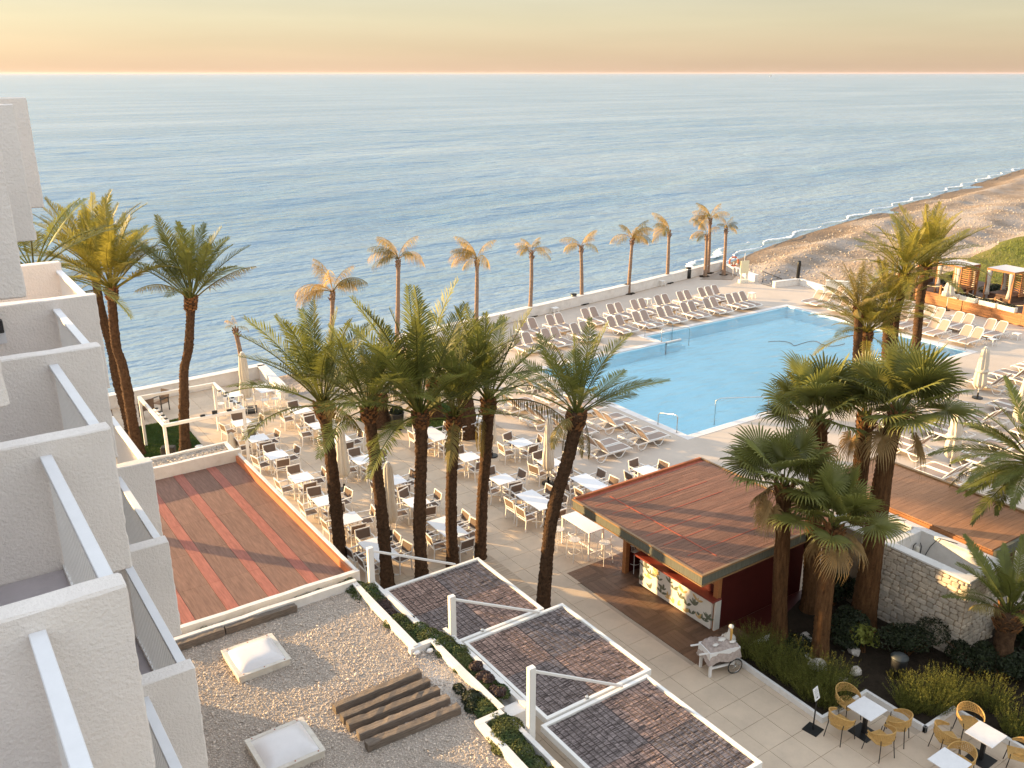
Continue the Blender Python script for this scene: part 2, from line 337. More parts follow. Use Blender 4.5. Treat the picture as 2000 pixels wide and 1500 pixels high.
# ------------------------------------------------------------------ sea, beach, terrace ground
SEA_Z = -2.2
rg = np.random.default_rng(11)
def value_noise(x, y, seed, f):
    r_ = np.random.default_rng(seed); g = r_.random((64, 64)); x = x * f; y = y * f
    xi = np.floor(x).astype(int); yi = np.floor(y).astype(int); u = x - xi; w = y - yi
    u = u * u * (3 - 2 * u); w = w * w * (3 - 2 * w)
    a = g[xi % 64, yi % 64]; b = g[(xi + 1) % 64, yi % 64]; c = g[xi % 64, (yi + 1) % 64]; d = g[(xi + 1) % 64, (yi + 1) % 64]
    return (a * (1 - u) + b * u) * (1 - w) + (c * (1 - u) + d * u) * w
def grid_mesh(name, xs, ys, hfun, m, smooth=True):
    X, Y = np.meshgrid(xs, ys); Z = hfun(X, Y); nx, ny = len(xs), len(ys)
    v = np.stack([X, Y, Z], -1).reshape(-1, 3); i = np.arange(nx * ny).reshape(ny, nx)
    f = np.stack([i[:-1, :-1], i[:-1, 1:], i[1:, 1:], i[1:, :-1]], -1).reshape(-1, 4)
    return np_mesh(name, v, f, m, smooth)
# shoreline in plan, from left to right
SH = [(13, 47.2), (30, 49.3), (46, 51.8), (57, 55.0), (62, 58.2), (70.5, 61.8), (80, 65.3), (92, 68.6), (124, 76.8), (185, 92.2), (400, 150)]
def shore_y(X): return np.interp(X, [p[0] for p in SH], [p[1] for p in SH])
sx_ = np.arange(-60, 341, 1.2); sy_ = np.arange(42, 322, 1.2)
def sea_h(X, Y):
    edge = np.clip(np.minimum(np.minimum(X + 60, sx_[-1] - X), np.minimum(Y - 42, sy_[-1] - Y)) / 40, 0, 1)
    th = R(-12); a = X * math.cos(th) - Y * math.sin(th); b = X * math.sin(th) + Y * math.cos(th)
    h = (value_noise(a, b, 1, 1) * 0 + value_noise(a * .35, b, 2, .16) - .5) * .55 + (value_noise(a * .5, b, 3, .42) - .5) * .22
    return SEA_Z + h * edge * .8 * np.clip((Y - shore_y(X) - 1) / 30, .12, 1)
near = ob('sea', grid_mesh('sea', sx_, sy_, sea_h, 'sea')); structure(near)
x0, x1, y0, y1, B = -60., float(sx_[-1]), 42., float(sy_[-1]), 45000.
fv = [(-B, -200, SEA_Z), (B * 1.6, -200, SEA_Z), (B * 1.6, B, SEA_Z), (-B, B, SEA_Z), (x0, y0, SEA_Z), (x1, y0, SEA_Z), (x1, y1, SEA_Z), (x0, y1, SEA_Z)]
far = MB().add(fv, [(0, 1, 5, 4), (1, 2, 6, 5), (2, 3, 7, 6), (3, 0, 4, 7)]).build('sea', 'sea'); structure(far)

def beach_h(X, Y):
    d = (shore_y(X) - Y) * .965                                   # metres inland of the waterline
    h = np.where(d < 0, SEA_Z + d * .10, SEA_Z + .1 * np.minimum(d, 6) + .075 * np.clip(d - 6, 0, 10) + .035 * np.clip(d - 16, 0, 30) - .0 )
    fade = np.clip(d / 2.5, 0, 1)
    ridge = .55 * np.exp(-((d - 6.5 - 2.0 * (value_noise(X, Y, 5, .06) - .5)) / 1.8) ** 2) + .45 * np.exp(-((d - 16 - 3.0 * (value_noise(X, Y, 6, .05) - .5)) / 2.6) ** 2)
    lumps = (value_noise(X, Y, 7, .16) - .5) * .75 + (value_noise(X, Y, 8, .5) - .5) * .26 + (value_noise(X, Y, 9, 1.3) - .5) * .12
    hill = 3.0 * np.clip((X - 68) / 16, 0, 1) ** 1.5 * np.clip((42.5 - Y + .18 * (X - 66) ) / 10, 0, 1)
    base = h + fade * (ridge + lumps)
    lim = np.where((X < 62) & (Y < 52), -.35, 9.)                    # kept under the terrace
    return np.minimum(base, lim) + hill * (X > 66)
bx = np.concatenate([np.arange(54, 130, .55), np.arange(130, 420, 3.)]); by = np.concatenate([np.arange(-10, 28, 3.), np.arange(28, 100, .55), np.arange(100, 160, 3.)])
bo = ob('beach', grid_mesh('beach', bx, by, beach_h, 'beach')); structure(bo)
bo2 = ob('beach', grid_mesh('beach', np.arange(14.8, 24.5, .4), np.arange(41, 49.5, .4), lambda X, Y: np.where(Y < 48, -.75, -.75 - (Y - 48) * 1.2) + (value_noise(X, Y, 4, .8) - .5) * .3, 'beach')); structure(bo2)
# grass on the rise behind the cabanas
gx = np.arange(67.5, 140, .5); gy = np.arange(18, 58, .5)
def grass_h(X, Y):
    b = beach_h(X, Y); k = np.clip((41.3 - Y + .10 * (X - 68) + 2.6 * (value_noise(X, Y, 15, .25) - .5)) / 1.5, -1, 1)
    return b + np.where(k > 0, .12 + .25 * value_noise(X, Y, 16, .9) * np.clip(k, 0, 1) , -.5)
structure(ob('grassy_bank', grid_mesh('grassy_bank', gx, gy, grass_h, 'hill_grass')))
n = 9000; x_ = rg.uniform(68, 100, n); y_ = rg.uniform(22, 46, n); k_ = (41.0 - y_ + .10 * (x_ - 68)) > .5; x_, y_ = x_[k_], y_[k_]; n = len(x_)
z_ = grass_h(x_, y_); a_ = rg.uniform(0, 6.28, n); w_ = .05; h_ = rg.uniform(.12, .38, n); p_ = np.stack([x_, y_, z_ - .03], -1); d_ = np.stack([np.cos(a_) * w_, np.sin(a_) * w_, 0 * a_], -1)
tip = p_ + np.stack([rg.normal(0, .12, n), rg.normal(0, .12, n), h_], -1)
tag(ob('grass_tufts', np_mesh('grass_tufts', np.stack([p_ - d_, p_ + d_, tip], 1).reshape(-1, 3), np.arange(n * 3).reshape(-1, 3), 'bank_grass')), 'rough grass on the bank behind the cabanas', 'grass', kind='stuff')
# loose pebbles on the beach
n = 16000
px_ = 57 + rg.random(n) ** 1.5 * 75; dd = 2.5 + rg.random(n) * 34; py_ = shore_y(px_) - dd
ok = (py_ > 33) & ~((px_ < 61.5) & (py_ < 52.5)) & ~((px_ > 60) & (px_ < 68) & (py_ < 41.5)); px_, py_ = px_[ok], py_[ok]; n = len(px_)
sz = .03 + .10 * rg.random(n) ** 4
cen = np.stack([px_, py_, beach_h(px_, py_) + sz * .25], -1)
tag(ob('beach_pebbles', scatter('beach_pebbles', cen, OCT_V, OCT_F, np.stack([sz * rg.uniform(.8, 1.6, n), sz, sz * .6], -1), rg, 'pebble')), 'pale pebbles strewn over the sunlit beach beyond the pool', 'pebbles', kind='stuff')
# foam where the small waves break
def foam(pts, w, seed, cover=.7):
    r_ = random.Random(seed); mb = MB()
    for lane in range(1):
        run = []; on = 0
        for i in range(len(pts) - 1):
            (xa, ya), (xb, yb) = pts[i], pts[i + 1]; k = max(2, int(math.hypot(xb - xa, yb - ya) / .28)); nx, ny = -(yb - ya), xb - xa; nl = math.hypot(nx, ny)
            for j in range(k):
                t = j / k; x = xa + (xb - xa) * t; y = ya + (yb - ya) * t
                ph = .5 + .5 * math.sin(x * .55 + lane * 2.1 + seed) * math.sin(x * .23 + seed * 1.7); ww = w * max(0, ph - (1 - cover)) * r_.uniform(.4, 1.2) * (1, .4)[lane]
                off = (0, 1.6)[lane] * w + .5 * math.sin(x * .8 + lane) + r_.gauss(0, .05)
                run.append((x + nx / nl * off, y + ny / nl * off, ww, nx / nl, ny / nl))
        for (x, y, a, nx, ny), (x2, y2, b, _, _) in zip(run, run[1:]):
            if a > .02 or b > .02:
                z = SEA_Z + .26
                mb.add([(x - nx * a / 2, y - ny * a / 2, z), (x2 - nx * b / 2, y2 - ny * b / 2, z), (x2, y2, z + .05), (x, y, z + .05), (x2 + nx * b / 2, y2 + ny * b / 2, z), (x + nx * a / 2, y + ny * a / 2, z)], [(0, 1, 2, 3), (3, 2, 4, 5)])
    return tag(mb.build('foam', 'foam'), 'white foam where small waves break along the shore', 'foam', kind='stuff')
foam([(57, 55.6), (62, 58.8), (70.5, 62.4), (80, 65.9), (92, 69.2), (124, 77.4), (185, 92.8)], .8, 3, .97)
foam([(60, 59.4), (66, 62.6), (72, 65.2), (78, 67.4)], 1.5, 4, .8)
foam([(-4, 48.3), (3, 48.4), (10, 48.4), (14, 48.8)], 1.3, 5, .8); foam([(24, 50.0), (34, 51.6), (44, 52.8), (55, 55.0)], .9, 6); foam([(-2, 50.5), (8, 50.9)], .8, 8)

# ---- terrace slab with the pool cut out
POOL = [(28.4, 27.0), (51.7, 27.0), (51.7, 40.4), (38.1, 40.4), (38.1, 38.65), (28.4, 38.65)]
bm = bmesh.new()
def rect(bm, x0, x1, y0, y1, z):
    bm.faces.new([bm.verts.new(p) for p in ((x0, y0, z), (x1, y0, z), (x1, y1, z), (x0, y1, z))])
def slab(name, rects, z0, z1, m):
    mb = MB()
    for r_ in rects: mb.box(*r_, z0, z1)
    return structure(mb.build(name, m))
bm.free()
# sea side edge of the terrace follows the sea wall
EDGE = [(-12, 44.6), (15.25, 46.15), (15.0, 42.2), (24.2, 43.2), (24.4, 47.15), (33, 48.05), (45, 49.75), (57.6, 52.0), (55.9, 46.9), (55.7, 45.05), (58.1, 44.7), (57.3, 41.3), (60.7, 37.0), (59.9, 26.0), (59.9, -30), (51.7, -30)]
tv = MB()
outer = [(-12, -30)] + EDGE[:0]
# polygon strips between y-levels keep every face simple
tv.prism([(-12, -30), (28.4, -30), (28.4, 43.6), (24.2, 43.2), (15.0, 42.2), (15.25, 46.15), (-12, 44.6)], -1.2, -.02)
tv.prism([(28.4, -30), (59.9, -30), (59.9, 26.0), (59.95, 27.0), (28.4, 27.0)], -1.2, -.02)
tv.prism([(51.7, 27.0), (59.95, 27.0), (60.7, 37.0), (57.3, 41.3), (57.0, 40.4), (51.7, 40.4)], -1.2, -.02)
tv.prism([(28.4, 38.65), (38.1, 38.65), (38.1, 40.4), (57.0, 40.4), (57.3, 41.3), (58.1, 44.7), (55.7, 45.05), (55.9, 46.9), (57.6, 52.0), (45, 49.75), (33, 48.05), (24.4, 47.15), (24.2, 43.2), (28.4, 43.6)], -1.2, -.02)
structure(tv.build('terrace', 'grout'))
dk = MB()   # seamless pool deck lies over the slab where no tiles show
def deck(poly): dk.prism(poly, -.015, -.004)
deck([(26.4, -29), (59.8, -29), (59.8, 26.0), (59.85, 26.6), (26.4, 26.6)])
deck([(52.1, 26.6), (59.85, 26.6), (60.6, 36.9), (57.2, 41.2), (56.95, 40.8), (52.1, 40.8)])
deck([(21.9, 39.05), (37.7, 39.05), (37.7, 40.8), (56.95, 40.8), (57.2, 41.2), (58.0, 44.6), (55.6, 44.95), (55.8, 46.9), (57.4, 51.7), (45, 49.5), (33, 47.8), (24.5, 46.9), (24.3, 43.1), (21.9, 42.9)])
deck([(21.9, 26.6), (28.0, 26.6), (28.0, 39.05), (21.9, 39.05)])
deck([(21.9, 21.2), (26.4, 21.2), (26.4, 26.6), (21.9, 26.6)])
structure(dk.build('pool_deck', 'pool_deck'))

# paving tiles: those nearest the camera one by one, the rest joined
TP = .865; TG = .011
tile_me = MB().box(-TP / 2 + TG / 2, TP / 2 - TG / 2, -TP / 2 + TG / 2, TP / 2 - TG / 2, -.03, 0).mesh('tile', 'paving')
floor = structure(ob('paved_terrace', MB().box(3, 3.2, 4, 4.2, -.04, -.03).mesh('paved_terrace', 'grout')))
cells = []
for i in range(-4, 25):
    for j in range(2, 53):
        x = 15.4 + TP * (i - 7.5) ; y = 13.83 + TP * (j - 12.5)
        if x > 21.7 and not (y < 21.0 and x < 25.9): continue
        if x < 8.6 and y < 28.6: continue
        if 16.4 < x < 18.75 and 14.5 < y < 20.1: continue
        if x > 17.6 and y < 20.0 and not (y < 14.2 and (x < 17.5)) and not (y < 10.9 and x < 19.0) and not (y < 9.2 and x < 20.2): continue
        if y > 42.0 + (x - 15) * .1 or (x > 15 and y > 41.8): 
            if not (x < 14.6 and y < 45.5): continue
        cells.append((x * x + y * y * .8, x, y))
cells.sort(); rest = MB()
for k, (d_, x, y) in enumerate(cells):
    zz = rnd.uniform(-.002, .002)
    if k < 300 and y < 30:
        o = ob('tile', tile_me, floor, (x, y, zz))
    else:
        h = TP / 2 - TG / 2; rest.box(x - h, x + h, y - h, y + h, -.03, zz)
tag(rest.build('tiles', 'paving', floor), kind='stuff')

# ---- the pool
basin = MB(); D = -.8
basin.prism(POOL, D - .2, D)
for (xa, ya), (xb, yb) in zip(POOL, POOL[1:] + POOL[:1]):
    d = Vector((xb - xa, yb - ya, 0)).normalized(); nrm = Vector((-d.y, d.x, 0)) * .04
    basin.beam((xa + nrm.x - d.x*.08, ya + nrm.y - d.y*.08, (D - .03) / 2), (xb + nrm.x + d.x*.08, yb + nrm.y + d.y*.08, (D - .03) / 2), .08, -D - .03)
basin.box(38.12, 39.5, 38.72, 40.38, D + .002, -.3)
basin.box(39.5, 39.85, 38.9, 40.38, D + .001, -.45); basin.box(39.85, 40.2, 38.9, 40.38, D + .001, -.6)
structure(basin.build('pool_basin', 'pool_tile'))
structure(MB().add([(x, y, -.085) for x, y in POOL], [(0, 1, 2, 3, 4, 5)]).build('pool_water', 'pool_water'))
hz = MB().tube([(45.6 + .55 * t + .5 * math.sin(t * 2.1), 36.5 - .42 * t + .35 * math.cos(t * 1.7), -.77) for t in [i * .25 for i in range(26)]], .022, 5).build('pool_hose', 'black_plastic'); tag(hz, 'thin dark hose curling over the floor of the pool', 'hose')
cp = MB(); copg = structure(ob('pool_coping', MB().box(28.2, 28.3, 26.8, 26.9, -.05, -.02).mesh('pool_coping', 'coping')))
def coping_run(xa, ya, xb, yb, side):
    Lr = math.hypot(xb - xa, yb - ya); k = int(round(Lr / .5)); dx, dy = (xb - xa) / Lr, (yb - ya) / Lr
    for i in range(k):
        s0, s1 = i * Lr / k + .004, (i + 1) * Lr / k - .004
        pts = [(xa + dx * s0, ya + dy * s0), (xa + dx * s1, ya + dy * s1), (xa + dx * s1 + side[0], ya + dy * s1 + side[1]), (xa + dx * s0 + side[0], ya + dy * s0 + side[1])]
        ar = sum(p[0] * q[1] - q[0] * p[1] for p, q in zip(pts, pts[1:] + pts[:1]))
        if ar < 0: pts = pts[::-1]
        MB().prism(pts, -.10, .006 + rnd.uniform(0, .002)).build('coping_stone', 'coping', copg)
coping_run(28.0, 26.6, 52.1, 26.6, (0, .4)); coping_run(51.7, 27.0, 51.7, 40.4, (.4, 0)); coping_run(52.1, 40.8, 37.7, 40.8, (0, -.4))
coping_run(38.1, 40.4, 38.1, 39.05, (-.4, 0)); coping_run(38.1, 39.05, 28.0, 39.05, (0, -.4)); coping_run(28.4, 38.65, 28.4, 27.0, (-.4, 0))
MB().box(38.12, 39.5, 38.62, 38.72, -.14, .0).build('step_edge', 'coping', copg)
def pool_rail(pts, label, cat='handrail'):
    mb = MB(); mb.tube(pts, .022, 8); t = thing('pool_handrail', label, cat, pts[0], 0, 'steel handrails of the pool')
    o = mb.build('rail_tube', 'steel', t, True, loc=(-pts[0][0], -pts[0][1], -pts[0][2]))
    for p in (pts[0], pts[-1]):
        MB().lathe([(.05, -.0), (.05, .025), (.025, .03)], 10, (p[0] - pts[0][0], p[1] - pts[0][1])).build('flange', 'steel', t, loc=(0, 0, p[2] - pts[0][2] + (.0 if p[2] > -.2 else 0)))
def arch(xa, ya, xb, yb, h, za=0.006, zb=-.9):
    return [(xa, ya, za), (xa, ya, h - .08), (xa + (xb - xa) * .04, ya + (yb - ya) * .04, h - .015), (xa + (xb - xa) * .12, ya + (yb - ya) * .12, h), (xa + (xb - xa) * .9, ya + (yb - ya) * .9, h - .22), (xb, yb, h - .35), (xb, yb, zb)]
pool_rail(arch(38.0, 40.35, 40.3, 40.25, .85, .006, -.6), 'far steel handrail at the corner steps of the pool, seen beside the loungers')
pool_rail(arch(38.0, 38.85, 40.3, 38.75, .85, .006, -.6), 'near steel handrail over the submerged corner steps of the pool')
pool_rail(arch(28.2, 27.5, 28.2, 28.75, .85, .006, .006), 'steel pool handrail at the near left corner of the water')
pool_rail(arch(33.6, 26.8, 31.9, 28.6, .85), 'steel pool handrail on the edge nearest the fan palms')
pool_rail(arch(51.9, 27.3, 50.4, 28.2, .8), 'steel pool handrail at the far right corner near the cream loungers')
pool_rail(arch(44.0, 26.9, 44.0, 28.6, .8), 'steel pool handrail half hidden behind the date palm trunks')

# ---- sea wall, kerbs
def wall_run(name, pts, w, z0, z1, m, label, cat='wall', cap=True):
    t = thing(name, label, cat, (pts[0][0], pts[0][1], 0))
    mb = MB(); cb = MB()
    for (xa, ya), (xb, yb) in zip(pts, pts[1:]):
        off = Vector((xa - pts[0][0], ya - pts[0][1], 0)); e = Vector((xb - pts[0][0], yb - pts[0][1], 0)); d = (e - off).normalized() * w * .5
        mb.beam(off + Vector((0, 0, (z0 + z1) / 2)) - d, e + Vector((0, 0, (z0 + z1) / 2)) + d, w, z1 - z0)
        if cap: cb.beam(off + Vector((0, 0, z1 + .03)) - d * 1.1, e + Vector((0, 0, z1 + .03)) + d * 1.1, w + .06, .06 + .004 * (off.x > 1))
    mb.build('wall_body', m, t)
    if cap: cb.build('wall_coping', m, t, bevel=.012)
    return t
wall_run('sea_wall', [(-12, 44.75), (15.25, 46.35)], .45, -2.6, .62, 'white_render', 'long white sea wall on the left, behind the wicker armchairs')
wall_run('sea_wall', [(15.3, 46.1), (15.0, 42.3)], .4, -1.2, .62, 'white_render', 'short white wall turning back from the sea beside the tall white tables')
wall_run('sea_wall', [(24.4, 47.3), (33, 48.25), (45, 49.95), (57.6, 52.2)], .45, -2.6, .62, 'white_render', 'white sea wall running behind the dry palms and the pool loungers')
wall_run('low_wall', [(57.4, 51.7), (56.1, 47.2)], .35, -1.2, .5, 'white_render', 'low white wall closing the sand bed by the lifebuoy')
wall_run('low_wall', [(55.75, 44.9), (58.0, 44.55)], .3, -1.2, .42, 'white_render', 'low white kerb wall ending at the black pole by the beach')
wall_run('low_wall', [(58.1, 44.3), (57.5, 41.6)], .3, -1.2, .4, 'white_render', 'low white wall from the black pole towards the cream wall')
wall_run('boundary_wall', [(57.4, 41.3), (60.5, 37.4)], .4, -1.2, .95, 'planter_cream', 'sunlit cream wall between beach and pool loungers')
# ------------------------------------------------------------------ the stepped hotel on the left
hotel = thing('hotel_building', 'white rough stucco hotel with stepped balconies along the left edge', 'building', (0, 9, 0))
HO = Vector((0, 9, 0))
def hp(o): o.location = -HO; o.parent = hotel; return o
def stucco_wall(x1, y, z0, z1, x0=-5.0, th=.22):
    # gently uneven front face so edges are not ruler straight
    mb = MB(); nx, nz = 26, 12
    bm = bmesh.new(); mb.box(x0, x1, y, y + th, z0, z1)
    me = mb.mesh('party_wall', 'stucco'); bm.from_mesh(me)
    bmesh.ops.bevel(bm, geom=list(bm.edges), offset=.014, segments=1, affect='EDGES')
    bmesh.ops.subdivide_edges(bm, edges=[e for e in bm.edges if e.calc_length() > .5], cuts=22, use_grid_fill=True)
    r_ = random.Random(int(y * 100 + z0 * 7))
    for v in bm.verts:
        if v.co.x > x0 + .01: v.co += Vector((r_.gauss(0, .004), 0, r_.gauss(0, .004)))
    bm.to_mesh(me); bm.free()
    return hp(ob('party_wall', me))
FL = 3.11
ROWS = [(13.74, 15.36, [(6.09, .41), (9.27, .94), (12.5, 1.48), (15.68, 2.04)]),
        (10.66, 12.28, [(2.93, .38), (6.13, .92), (9.37, 1.49), (12.56, 2.03), (15.74, 2.59), (18.98, 2.59)]),
        (7.55, 9.17, [(6.2, 1.45), (9.37, 1.99), (12.62, 2.55), (15.78, 3.10), (18.98, 2.85)])]
bal_me = MB().box(-.013, .013, -.011, .011, 0, 1.12).mesh('baluster', 'white_metal')
for ri, (z0, z1, ws) in enumerate(ROWS):
    for k, (y, x) in enumerate(ws):
        stucco_wall(x, y, z0, z1)
        # party wall goes on upward behind the balcony front
        hp(MB().box(-6.6, x - 4.2, y + .01, y + .21, z1 - .3, z0 + FL).build('wall_return', 'stucco'))
        if k + 1 < len(ws):
            ya, yb = y + .22, ws[k + 1][0]; xr = x - .06
            slab_z = z0 + .0
            hp(MB().box(-5.5, xr + (.06 if ri else -1.6), ya + .002, yb - .002, slab_z + .02, slab_z + .19).build('balcony_slab', 'stucco', bevel=.01))  # top row slab cut short so more light enters the balconies below
            # floor tiles
            if ri > 0:
                nx_, ny_ = 4, 3; wx = 4.4 / nx_; wy = (yb - ya - .02) / ny_; xe = xr - .03
                for a in range(nx_):
                    for b in range(ny_):
                        hp(MB().box(xe - (a + 1) * wx + .004, xe - a * wx - .004, ya + .01 + b * wy + .004, ya + .01 + (b + 1) * wy - .004, slab_z + .191, slab_z + .205).build('floor_tile', 'balcony_tile'))
            zt = z1 - .15
            rail = thing('balcony_rail', None, None, (xr - HO.x, (ya + yb) / 2 - HO.y, 0)); rail.parent = hotel; rail.name = 'balcony_rail'
            Lh = (yb - ya) / 2
            MB().box(-.055, .055, -Lh + .003, Lh - .003, zt - .05, zt).build('handrail', 'rail_grey', rail, bevel=.006)
            MB().box(-.03, .03, -Lh + .003, Lh - .003, slab_z + .215, slab_z + .25).build('bottom_rail', 'white_metal', rail)
            nb = 26 if ri else 20
            for i in range(nb):
                o = ob('baluster', bal_me, rail, (0, -Lh + (i + .5) * 2 * Lh / nb, slab_z + .24)); o.scale = (1, 1, (zt - .05 - slab_z - .24) / 1.12)
for ri, (z0, z1, ws) in enumerate(ROWS):
    for k in range(len(ws) - 1):
        xb_ = ws[k][1] - 4.6  # back walls set deep to let more sky light onto the balconies
        hp(MB().box(xb_ - 1.5, xb_, ws[k][0] + .223, ws[k + 1][0] - .003, z0 + .21, z0 + FL).build('back_wall', 'stucco'))
        fr_ = hp(MB().box(xb_ + .004, xb_ + .05, ws[k][0] + .8, ws[k + 1][0] - .5, z0 + .22, z0 + 2.3).build('balcony_door', 'frame_white'))
        MB().box(xb_ + .052, xb_ + .058, ws[k][0] + .9, ws[k + 1][0] - .6, z0 + .32, z0 + 2.2).build('door_glass', 'glass_dark', fr_)
hp(MB().box(-14, -6.55, 2, 18.9, -.5, 17.5).build('building_core', 'stucco'))
hp(MB().box(-4.6, 1.6, 8, 18.6, -.1, 7.5).build('lower_block', 'stucco'))
lampx, lampy, lampz = 1.12, 15.68, 11.99
lm = thing('wall_lamp', None, None, (lampx - HO.x, 15.735 - HO.y, lampz)); lm.parent = hotel
MB().box(-.09, .06, -.16, -.02, -.10, .10).build('lamp_housing', 'black_metal', lm, bevel=.01); MB().box(-.1, .05, -.165, -.161, -.07, .07).build('lamp_glass', 'glass_dark', lm); MB().box(-.14, .08, -.02, .0, -.30, -.11).build('lamp_bracket', 'rail_grey', lm)

# ------------------------------------------------------------------ low restaurant block with gravel roof and brown roof
rest_b = thing('restaurant_building', 'low white restaurant block with a pebble roof and a brown striped roof', 'building', (5, 14, 0))
RO = Vector((5, 14, 0))
def rp(o): o.location = -RO; o.parent = rest_b; return o
rp(MB().box(1.6, 7.72, 4, 18.55, 0, 3.48).build('pebble_roof', 'roof_gravel'))
rp(MB().box(7.72, 8.32, 4, 18.9, 0, 3.36).build('side_wall', 'white_render'))
rp(MB().box(8.32, 8.8, 12.35, 15.55, 0, 3.30).build('side_wall', 'white_render'))
rp(MB().box(1.6, 8.28, 18.56, 29.0, 0, 3.40).build('brown_roof_block', 'white_render'))
# brown roof sheets and red stripes
XS = [1.7, 3.97, 4.27, 5.02, 5.32, 6.05, 6.35, 7.1, 7.4, 8.1]
for i in range(len(XS) - 1):
    red = i in (1, 3, 5, 7); k = 5
    for j in range(k):
        ya, yb = 19.06 + j * 8.92 / k, 19.06 + (j + 1) * 8.92 / k
        rp(MB().box(XS[i] + .004, XS[i + 1] - .004, ya + .003, yb - .003, 3.40, 3.44 + (.006 if red else rnd.uniform(0, .002))).build('roof_stripe' if red else 'roof_sheet', 'red_stripe' if red else 'brown_roof'))
def rough_strip(name, pts, w, z0, z1, m, seed=1, bevel=.012):
    """low parapet along plan points with a slightly uneven hand-rendered top"""
    mb = MB(); r_ = random.Random(seed)
    for (xa, ya), (xb, yb) in zip(pts, pts[1:]):
        Lr = math.hypot(xb - xa, yb - ya); k = max(1, int(Lr / .45)); d = Vector((xb - xa, yb - ya, 0)) / Lr; nv = Vector((-d.y, d.x, 0)) * w / 2
        st = Vector((xa, ya, 0)) - d * w / 2; L2 = Lr + w; rowv = []
        for i in range(k + 1):
            c = st + d * L2 * i / k; j1, j2 = r_.gauss(0, .006), r_.gauss(0, .006); zt = z1 + r_.gauss(0, .007)
            rowv.append([c - nv * (1 + j1 * 8) + Vector((0, 0, z0)), c + nv * (1 + j2 * 8) + Vector((0, 0, z0)), c + nv * (1 + j2 * 8) + Vector((0, 0, zt)), c - nv * (1 + j1 * 8) + Vector((0, 0, zt))])
        vs_ = [p for r in rowv for p in r]; fs = []
        for i in range(k):
            a = i * 4; b = a + 4
            fs += [(a + 3, a + 2, b + 2, b + 3), (a, a + 3, b + 3, b), (a + 2, a + 1, b + 1, b + 2), (a + 1, a, b, b + 1)]
        fs += [(0, 1, 2, 3), (k * 4 + 3, k * 4 + 2, k * 4 + 1, k * 4)]
        mb.add(vs_, fs)
    return mb.build(name, m, bevel=0)
rp(rough_strip('parapet', [(3.3, 18.52), (7.95, 18.52)], .12, 3.4, 3.70, 'white_render', 1))
rp(rough_strip('parapet', [(7.95, 18.45), (7.93, 15.35)], .13, 3.3, 3.66, 'white_render', 2))
rp(rough_strip('parapet', [(7.85, 15.30), (8.36, 15.30), (8.36, 12.55)], .13, 3.3, 3.64, 'white_render', 3))
rp(rough_strip('parapet', [(8.25, 12.4), (7.78, 12.4), (7.74, 6)], .14, 3.3, 3.64, 'white_render', 4))
rp(rough_strip('parapet', [(3.0, 18.95), (8.22, 18.95)], .13, 3.3, 3.68, 'white_render', 5))
rp(rough_strip('parapet', [(8.22, 19.02), (8.22, 28.0)], .085, 3.2, 3.70, 'white_render', 6))
rp(MB().box(8.10, 8.172, 19.05, 27.95, 3.43, 3.655).build('parapet_lining', 'terracotta'))
rp(rough_strip('parapet', [(2.5, 28.08), (8.22, 28.08)], .15, 3.2, 3.84, 'white_render', 7))
rp(rough_strip('parapet', [(2.5, 28.98), (8.1, 28.98)], .12, 2.9, 3.80, 'white_render', 8)); rp(rough_strip('parapet', [(8.1, 28.1), (8.1, 28.98)], .12, 2.9, 3.80, 'white_render', 9))
rp(MB().box(2.4, 8.05, 28.16, 28.92, 2.8, 3.70).build('gravel_channel', 'roof_gravel'))
# outer planter walls of the green strip
rp(rough_strip('planter_wall', [(8.40, 18.35), (8.42, 15.62)], .10, 3.1, 3.60, 'white_render', 10))
rp(rough_strip('planter_wall', [(8.86, 15.55), (8.86, 12.35)], .10, 3.0, 3.58, 'white_render', 11))
rp(rough_strip('planter_wall', [(8.36, 12.2), (8.36, 6)], .10, 3.0, 3.58, 'white_render', 12))
rp(MB().box(8.16, 8.98, 12.28, 12.62, 2.4, 3.52).build('planter_block', 'white_render', bevel=.01))
# pebbles on the roof
n = 62000
gx_ = rg.uniform(1.8, 8.3, n); gy_ = rg.uniform(9.5, 18.45, n)
ok = ((gx_ < 7.66) | ((gx_ < 8.28) & (gy_ > 12.48) & (gy_ < 15.22)) | ((gx_ < 7.86) & (gy_ > 15.3)))
gx_, gy_ = gx_[ok], gy_[ok]; n = len(gx_); s_ = rg.uniform(.009, .019, n) * (1 + .9 * (rg.random(n) > .96))
rp(tag(ob('roof_pebbles', scatter('roof_pebbles', np.stack([gx_, gy_, 3.482 + s_ * rg.uniform(0, .6, n)], -1), OCT_V, OCT_F, np.stack([s_ * rg.uniform(.9, 1.6, n), s_, s_ * .7], -1), rg, 'gravel_stone')), kind='stuff'))
n = 2600; gx_ = rg.uniform(4.5, 8.0, n); gy_ = rg.uniform(28.2, 28.9, n); s_ = rg.uniform(.025, .055, n)
rp(tag(ob('channel_stones', scatter('channel_stones', np.stack([gx_, gy_, 3.70 + s_ * .3], -1), OCT_V, OCT_F, np.stack([s_ * 1.4, s_, s_ * .7], -1), rg, 'pebble')), kind='stuff'))
